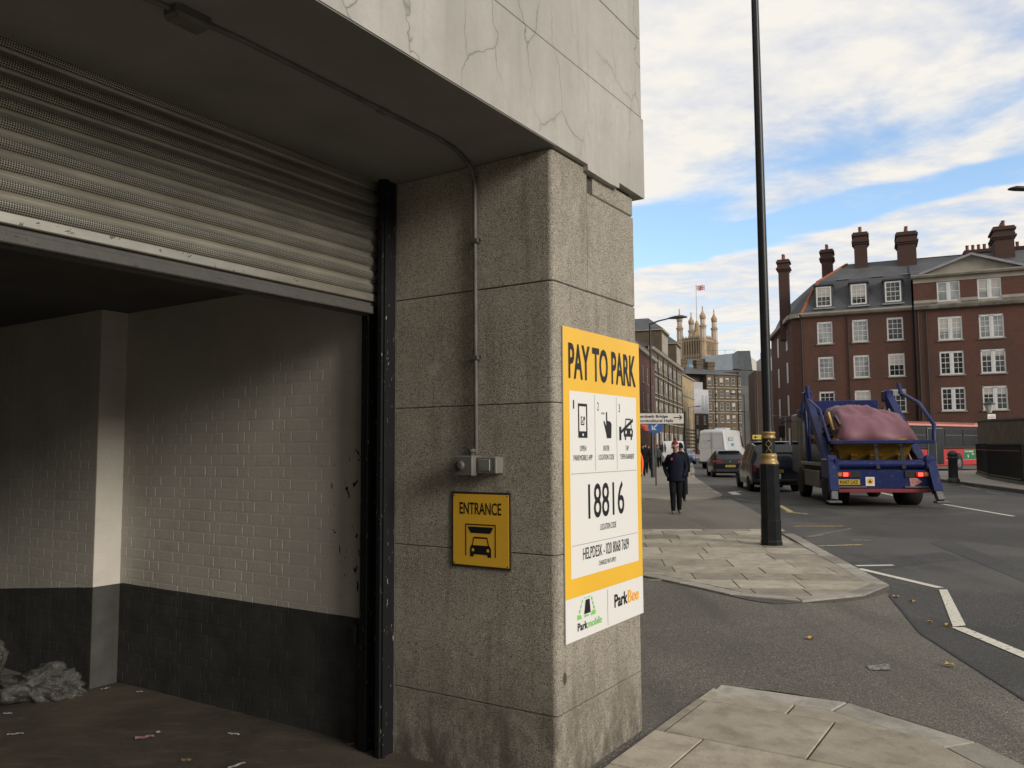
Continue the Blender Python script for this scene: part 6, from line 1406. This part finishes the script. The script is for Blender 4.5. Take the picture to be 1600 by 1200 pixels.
rbh = b.build('rubbish', mat('dark mixed rubbish',(0.03,0.03,0.03),(0.10,0.095,0.09),9,.8), None, tk.location, tk.rotation_euler.z); stuff(tag(rbh, 'dark broken rubbish poking out at the open end of the sheet', 'rubbish'))
b = MB(); b.bar((-.98,.75,1.85),(-1.05,1.3,2.6),.05,.10); tag(b.build('timber_strip', mat('pale timber',(0.50,0.33,0.12),None,9,.7), None, tk.location, tk.rotation_euler.z), 'pale timber strip sticking out beside the maroon sheet', 'timber')
# ------------------------------------------------------------------ people
SKIN = mat('skin', (0.36,0.20,0.14),(0.30,0.165,0.11),30,.55); EYE = mat('eye', (0.02,0.015,0.012),None,3,.3); LIP = mat('lip',(0.28,0.11,0.09),None,3,.5)
NAVY = mat('dark navy cloth', (0.007,0.009,0.018),(0.012,0.014,0.025),7,.9,bump=.5,bscale=22,spec=.12); BLKC = mat('black cloth', (0.007,0.007,0.009),(0.012,0.012,0.014),8,.9,bump=.5,bscale=22,spec=.12)
SHOE = mat('grey trainers', (0.16,0.15,0.14),(0.10,0.095,0.09),9,.7); BSHOE = mat('black shoes', (0.012,0.012,0.012),None,3,.5); HAIR = mat('dark hair', (0.018,0.013,0.010),None,30,.7)
HIV = mat('orange high visibility cloth', (0.85,0.13,0.02),(0.75,0.11,0.02),8,.7,bump=.4,bscale=20); HVS = mat('silver tape', (0.55,0.55,0.52),None,3,.3,.3)
def person(label, pos, az, h=1.74, stride=.16, mats=(NAVY, BLKC, SHOE), pockets=True, hat=None, hood=False, coat=.80, seed=0, logo=None, category='person', group=None, tape=False):
    rr = random.Random(seed); k = h/1.75
    t = thing('person', label, category, pos, -R(az), group)
    V = []; Rr = []; E = []; G_ = []
    def v(p, r, g, par=None):
        V.append(Vector(p)*k); Rr.append((r[0]*k, r[1]*k) if isinstance(r, tuple) else (r*k, r*k)); G_.append(g)
        if par is not None: E.append((par, len(V)-1))
        return len(V)-1
    pel = v((0,0,.94),(.155,.12),'leg'); s1 = v((0,.0,1.10),(.15,.115),'top',pel); ch = v((0,.0,1.30),(.175,.125),'top',s1); nb = v((0,-.01,1.455),(.085,.075),'top',ch)
    nk = v((0,.0,1.515),.054,'skin',nb); hl = v((0,.02,1.575),(.062,.075),'skin',nk); hm = v((0,.02,1.645),(.073,.092),'skin',hl); ht_ = v((0,.01,1.705),(.062,.078),'skin',hm)
    for s in (-1,1):
        sw = stride*s
        hip = v((s*.082,0,.90),(.105,.11),'leg',pel); kn = v((s*.080,sw*.55+.03,.50),.083,'leg',hip); an = v((s*.078,sw-.02,.11),.062,'leg',kn); he = v((s*.080,sw-.02,.045),.044,'shoe',an); toe = v((s*.095,sw+.16,.038),.040,'shoe',he)
        sh = v((s*.175,-.005,1.40),.072,'top',ch)
        if pockets: el = v((s*.27,-.07,1.14),.058,'top',sh); wr = v((s*.215,.06,.95),.048,'top',el); v((s*.165,.115,.90),.045,'top',wr)
        else:
            el = v((s*.235,-.03-sw*.2,1.14),.054,'top',sh); wr = v((s*.235,.05-sw*.55,.90),.036,'top',el); pa = v((s*.235,.075-sw*.6,.83),.036,'skin',wr)
            for f in range(4): a = v((s*.235,.045+f*.02-sw*.6,.785),.0095,'skin',pa); v((s*.228,.05+f*.02-sw*.6,.735+.008*abs(f-1.5)),.008,'skin',a)
            th = v((s*.215,.115-sw*.6,.82),.0105,'skin',pa); v((s*.21,.13-sw*.6,.785),.009,'skin',th)
    me = bpy.data.meshes.new('body'); me.from_pydata([tuple(q) for q in V], E, []); tmp = bpy.data.objects.new('body', me); COL.objects.link(tmp)
    sm = tmp.modifiers.new('skin','SKIN'); sm.use_smooth_shade = True
    for i, q in enumerate(me.skin_vertices[0].data): q.radius = Rr[i]; q.use_root = (i == 0)
    ss = tmp.modifiers.new('sub','SUBSURF'); ss.levels = 2; ss.render_levels = 2
    bpy.context.view_layer.update()
    m2 = bpy.data.meshes.new_from_object(tmp.evaluated_get(bpy.context.evaluated_depsgraph_get()))
    bpy.data.objects.remove(tmp)
    segs = [(V[a], V[b_], G_[a], G_[b_]) for a, b_ in E]
    m2.materials.clear()
    for q in (mats[0], mats[1], mats[2], SKIN): m2.materials.append(q)
    idx = {'top':0,'leg':1,'shoe':2,'skin':3}
    for f in m2.polygons:
        c = f.center; best = None
        for i, q in enumerate(V):
            d = (c-q).length - Rr[i][0]*.8
            if best is None or d < best[0]: best = (d, G_[i])
        f.material_index = idx[best[1]]; f.use_smooth = True
    body = link('body', m2, t)
    # coat: an elliptical shell over the trunk
    b = MB(); n = 18; rings = [(coat,.215,.165),(coat+.02,.22,.17),(1.0,.205,.16),(1.15,.20,.155),(1.30,.215,.155),(1.40,.20,.14),(1.455,.12,.10),(1.50,.085,.08)]
    vs = []
    for z, rx, ry in rings:
        for i in range(n):
            a = 2*math.pi*i/n; w_ = 1+.05*noise.noise(Vector((math.cos(a)*2,z*5,seed+math.sin(a)*2))); vs.append((rx*math.cos(a)*w_*k, ry*math.sin(a)*w_*k-.005, z*k))
    b.add(vs, [(i*n+j, i*n+(j+1)%n, (i+1)*n+(j+1)%n, (i+1)*n+j) for i in range(len(rings)-1) for j in range(n)], 0, True)
    jk = b.build('jacket', mats[0], t)
    if tape:
        b = MB(); b.lathe([(.214*k,1.02*k),(.212*k,1.07*k)], n=18); b.build('reflective_tape', HVS, jk)
    if logo: b = MB(); b.cbox(.07,.115,.150,.162,1.27,1.33,.004); b.build('badge', logo, jk)
    # face
    b = MB()
    for s in (-1,1): b.lathe([(.002,-.009),(.009,-.006),(.012,0),(.009,.006),(.002,.009)],(s*.030*k,.103*k,1.635*k),8)
    b.build('eyes', EYE, body) if False else None
    fc = MB()
    for s in (-1,1): fc.lathe([(.002,-.008),(.009,-.005),(.011,0),(.009,.005),(.002,.008)],(s*.030*k,.100*k,1.640*k),8,mi=0)
    fc.add([(-.022*k,.100*k,1.575*k),(.022*k,.100*k,1.575*k),(.020*k,.099*k,1.585*k),(-.020*k,.099*k,1.585*k)],[(0,1,2,3)],1)
    fc.add([(-.014*k,.098*k,1.598*k),(.014*k,.098*k,1.598*k),(0,.128*k,1.602*k),(0,.105*k,1.640*k)],[(0,1,2),(1,3,2),(3,0,2)],2)
    for s in (-1,1): fc.lathe([(.004,-.028),(.014,-.014),(.018,.006),(.014,.024),(.004,.03)],(s*.078*k,.01*k,1.63*k),8,mi=2)
    fc.build('face', [EYE, LIP, SKIN], t)
    # hair or hat
    def cap(mt, z0, zt, rx, ry, name, parent):
        b = MB(); n = 16; rings = []
        for i in range(7):
            a = i/6*math.pi/2; rings.append((z0+(zt-z0)*math.sin(a), math.cos(a)))
        vs = [(rx*c*math.cos(2*math.pi*j/n)*k if c > .02 else 0, (ry*c*math.sin(2*math.pi*j/n)+.005)*k, z*k) for z, c in rings for j in range(n)]
        b.add(vs, [(i*n+j, i*n+(j+1)%n, (i+1)*n+(j+1)%n, (i+1)*n+j) for i in range(6) for j in range(n)], 0, True); return b.build(name, mt, parent)
    if hat == 'santa':
        hr = cap(mat('red plush',(0.20,0.012,0.016),None,9,.8,bump=.5), 1.70, 1.81, .088, .102, 'hat', t)
        b = MB(); b.lathe([(.083*k,1.668*k),(.095*k,1.68*k),(.095*k,1.71*k),(.083*k,1.72*k)], (0,.008,0), 16); b.build('hat_trim', mat('pale plush',(0.55,0.40,0.40),None,9,.9), hr)
        b = MB(); b.lathe([(.01*k,1.80*k),(.035*k,1.82*k),(.03*k,1.86*k),(.008*k,1.88*k)],(.0,-.02,0),10); b.build('bobble', mat('dark plush',(0.10,0.02,0.02),None,9,.9), hr)
    elif hood: cap(mats[0], 1.60, 1.775, .092, .115, 'hood', t)
    else: cap(HAIR, 1.655, 1.765, .084, .104, 'hair', t)
    return t
P1 = gp(1057, 802, .06)
person('man in red festive hat and navy jacket walking towards us, hands in pockets', P1, 189, 1.69, .15, (NAVY, BLKC, SHOE), True, 'santa', seed=1, logo=mat('red badge',(0.45,0.03,0.03),None,3,.5))
P2 = gp(1073, 783, .06)
person('person in black hooded coat walking just behind the man in the red hat', Vector((P2.x-.15,P2.y,.06)), 190, 1.70, .17, (BLKC, BLKC, BSHOE), False, None, True, seed=2, coat=.74)
P3 = yd(990.5, 700, 24.4)
person('worker in orange high visibility jacket and trousers partly hidden behind the PAY TO PARK board', Vector((P3.x,24.4,.057)), 192, 1.74, .10, (HIV, HIV, BSHOE), False, seed=3, tape=True)
p = yd(1008, 700, 48); person('pedestrian in long black coat under the direction sign, nearest of the far group', Vector((p.x,48,.1)), 10, 1.78, .12, (BLKC, BLKC, BSHOE), True, seed=4, coat=.62)
p = yd(1018.5, 700, 52); person('pedestrian in dark brown coat right of the long black coat', Vector((p.x,52,.1)), 185, 1.74, .10, (mat('dark brown cloth',(0.022,0.018,0.015),None,7,.85),BLKC,BSHOE), True, seed=5)
p = yd(1027, 700, 62); person('small far pedestrian in grey beside the white panel van', Vector((p.x,62,.1)), 186, 1.70, .12, (mat('grey cloth',(0.035,0.037,0.045),None,7,.85),BLKC,BSHOE), True, seed=6)
p = yd(1004, 700, 44); person('pedestrian in black jacket at the left of the far group, beside the board edge', Vector((p.x,44,.1)), 186, 1.72, .14, (BLKC, BLKC, BSHOE), True, seed=7, coat=.72)
p = yd(1013, 700, 56); person('pedestrian in dark blue coat between the two brown and black coats', Vector((p.x,56,.1)), 12, 1.70, .13, (NAVY, BLKC, BSHOE), True, seed=8, coat=.66)
p = yd(1033, 700, 70); person('most distant pedestrian, in dark clothes beyond the red hatted man', Vector((p.x,70,.1)), 188, 1.74, .12, (BLKC, NAVY, BSHOE), True, seed=9)
# ------------------------------------------------------------------ small things
def leaf(u, v, z, rz, s, label):
    p = gp(u, v, z); b = MB(); out = []
    for k in range(10): a = 2*math.pi*k/10; r = s*(1 if k % 2 else .62)*(1+.3*math.cos(a)); out.append((r*math.cos(a), r*.8*math.sin(a), .004+.018*abs(math.sin(a*1.5))))
    b.add([(0,0,.012)]+out, [(0,k+1,(k+1)%10+1) for k in range(10)]); b.add([(0,0,.008)]+[(x,y,z_-.004) for x, y, z_ in out], [(0,(k+1)%10+1,k+1) for k in range(10)])
    tag(b.build('fallen_leaf', mat('yellow autumn leaf',(0.52,0.36,0.08),(0.40,0.25,0.06),40,.7), None, p, rz), label, 'leaf', 'fallen leaves on the asphalt')
leaf(1264,999,.038,.4,.045,'yellow fallen leaf alone in the middle of the alley asphalt')
leaf(1400,933,.006,1.2,.05,'yellow fallen leaf beside the pavement corner kerb')
leaf(1428,941,.008,2.0,.04,'yellow leaf on the tar joint just past the pavement corner')
leaf(1478,978,.006,.2,.035,'yellow leaf next to the thick white dash')
leaf(1455,973,.008,2.8,.03,'small yellow leaf on the tar joint left of the thick white dash')
leaf(1484,1040,.024,1.0,.05,'yellow fallen leaf nearest the foreground pavement, right of the pale patch')
# plastic bags and litter in the garage
PLA = new_mat('clear polythene'); _t = NT(PLA); _p = _t.pos()
_t.out(_t.mix(_t.ramp(_t.noise(_p,9,5),(0.35,0.0),(0.7,1.0)), (0.115,0.11,0.10), (0.05,0.048,0.043)), .16, _t.bump(_t.noise(_p,30,5,.7),.8,.02), 0, .6, None, _t.ramp(_t.noise(_p,14,4),(0.35,0.40),(0.65,0.85)))
def bag(pos, sx, sy, sz, sd_, label, rz=0):
    bm = bmesh.new(); bmesh.ops.create_icosphere(bm, subdivisions=5, radius=1.0)
    for q in bm.verts:
        c = q.co.copy(); n_ = noise.noise(c*1.3+Vector((sd_,0,0)))*.42+.20*(1-abs(noise.noise(c*2.4+Vector((0,sd_,0))))*2.2)+.11*(1-abs(noise.noise(c*5.5+Vector((0,0,sd_))))*2.4)+.05*(1-abs(noise.noise(c*12+Vector((sd_,0,3))))*2.4)
        c *= .62+n_; z = max(c.z, -.42)+.42; q.co = Vector((c.x*sx, c.y*sy, z*sz*.75))
    me = bpy.data.meshes.new('plastic_bag'); bm.to_mesh(me); bm.free(); me.materials.append(PLA)
    for f in me.polygons: f.use_smooth = True
    o = link('plastic_bag', me, None, pos, rz); return tag(o, label, 'plastic bag', 'clear plastic bags in the garage')
bag(ab(-.47,3.74,-.01), .31,.18,.21, 3.3, 'slumped clear plastic bag on the garage floor against the pier', .2)
bag(ab(-.75,4.15,-.05), .22,.2,.5, 8.1, 'clear plastic bag cut off by the left edge of the picture')
LIT = mat('white litter',(0.55,0.54,0.50),(0.42,0.41,0.38),30,.6)
def litter(u, v, w_, l, rz, label, m=LIT, cat='litter'):
    p = gp(u, v, .012); b = MB(); n = 5
    vs = [((i/n-.5)*l, (j-.5)*w_, .004+.0018*math.sin(i*2.1+j)) for i in range(n+1) for j in (0,1)]
    b.add(vs, [(2*i,2*i+2,2*i+3,2*i+1) for i in range(n)]); b.add([(x,y,z-.003) for x,y,z in vs], [(2*i,2*i+1,2*i+3,2*i+2) for i in range(n)]); tag(b.build('litter', m, None, p, rz), label, cat)
litter(24,1147,.012,.085,.3,'white paper straw on the garage floor near the left edge')
litter(226,1152,.035,.10,.4,'red and white wrapper on the dark garage floor',mat('red wrapper',(0.30,0.03,0.03),(0.45,0.40,0.38),45,.5))
litter(247,1144,.02,.03,1.2,'white torn corner beside the red wrapper')
litter(165,1076,.010,.06,.8,'white stick lying at the foot of the pier')
litter(218,1081,.012,.04,.2,'tiny white scrap right of the pier foot')
litter(365,1147,.014,.07,-.2,'crumpled pale scrap in the middle of the garage floor')
litter(550,1163,.018,.05,.5,'yellowish scrap by the foot of the shutter guide',mat('dry leaf scrap',(0.30,0.24,0.12),None,9,.8))
litter(370,1196,.016,.10,.9,'long pale splinter at the bottom of the garage opening')
litter(290,1188,.03,.05,.1,'brownish scrap left of the long splinter',mat('brown scrap',(0.22,0.15,0.09),None,9,.8))
litter(12,1115,.008,.05,.1,'thin white scrap at the left edge before the plastic bags')
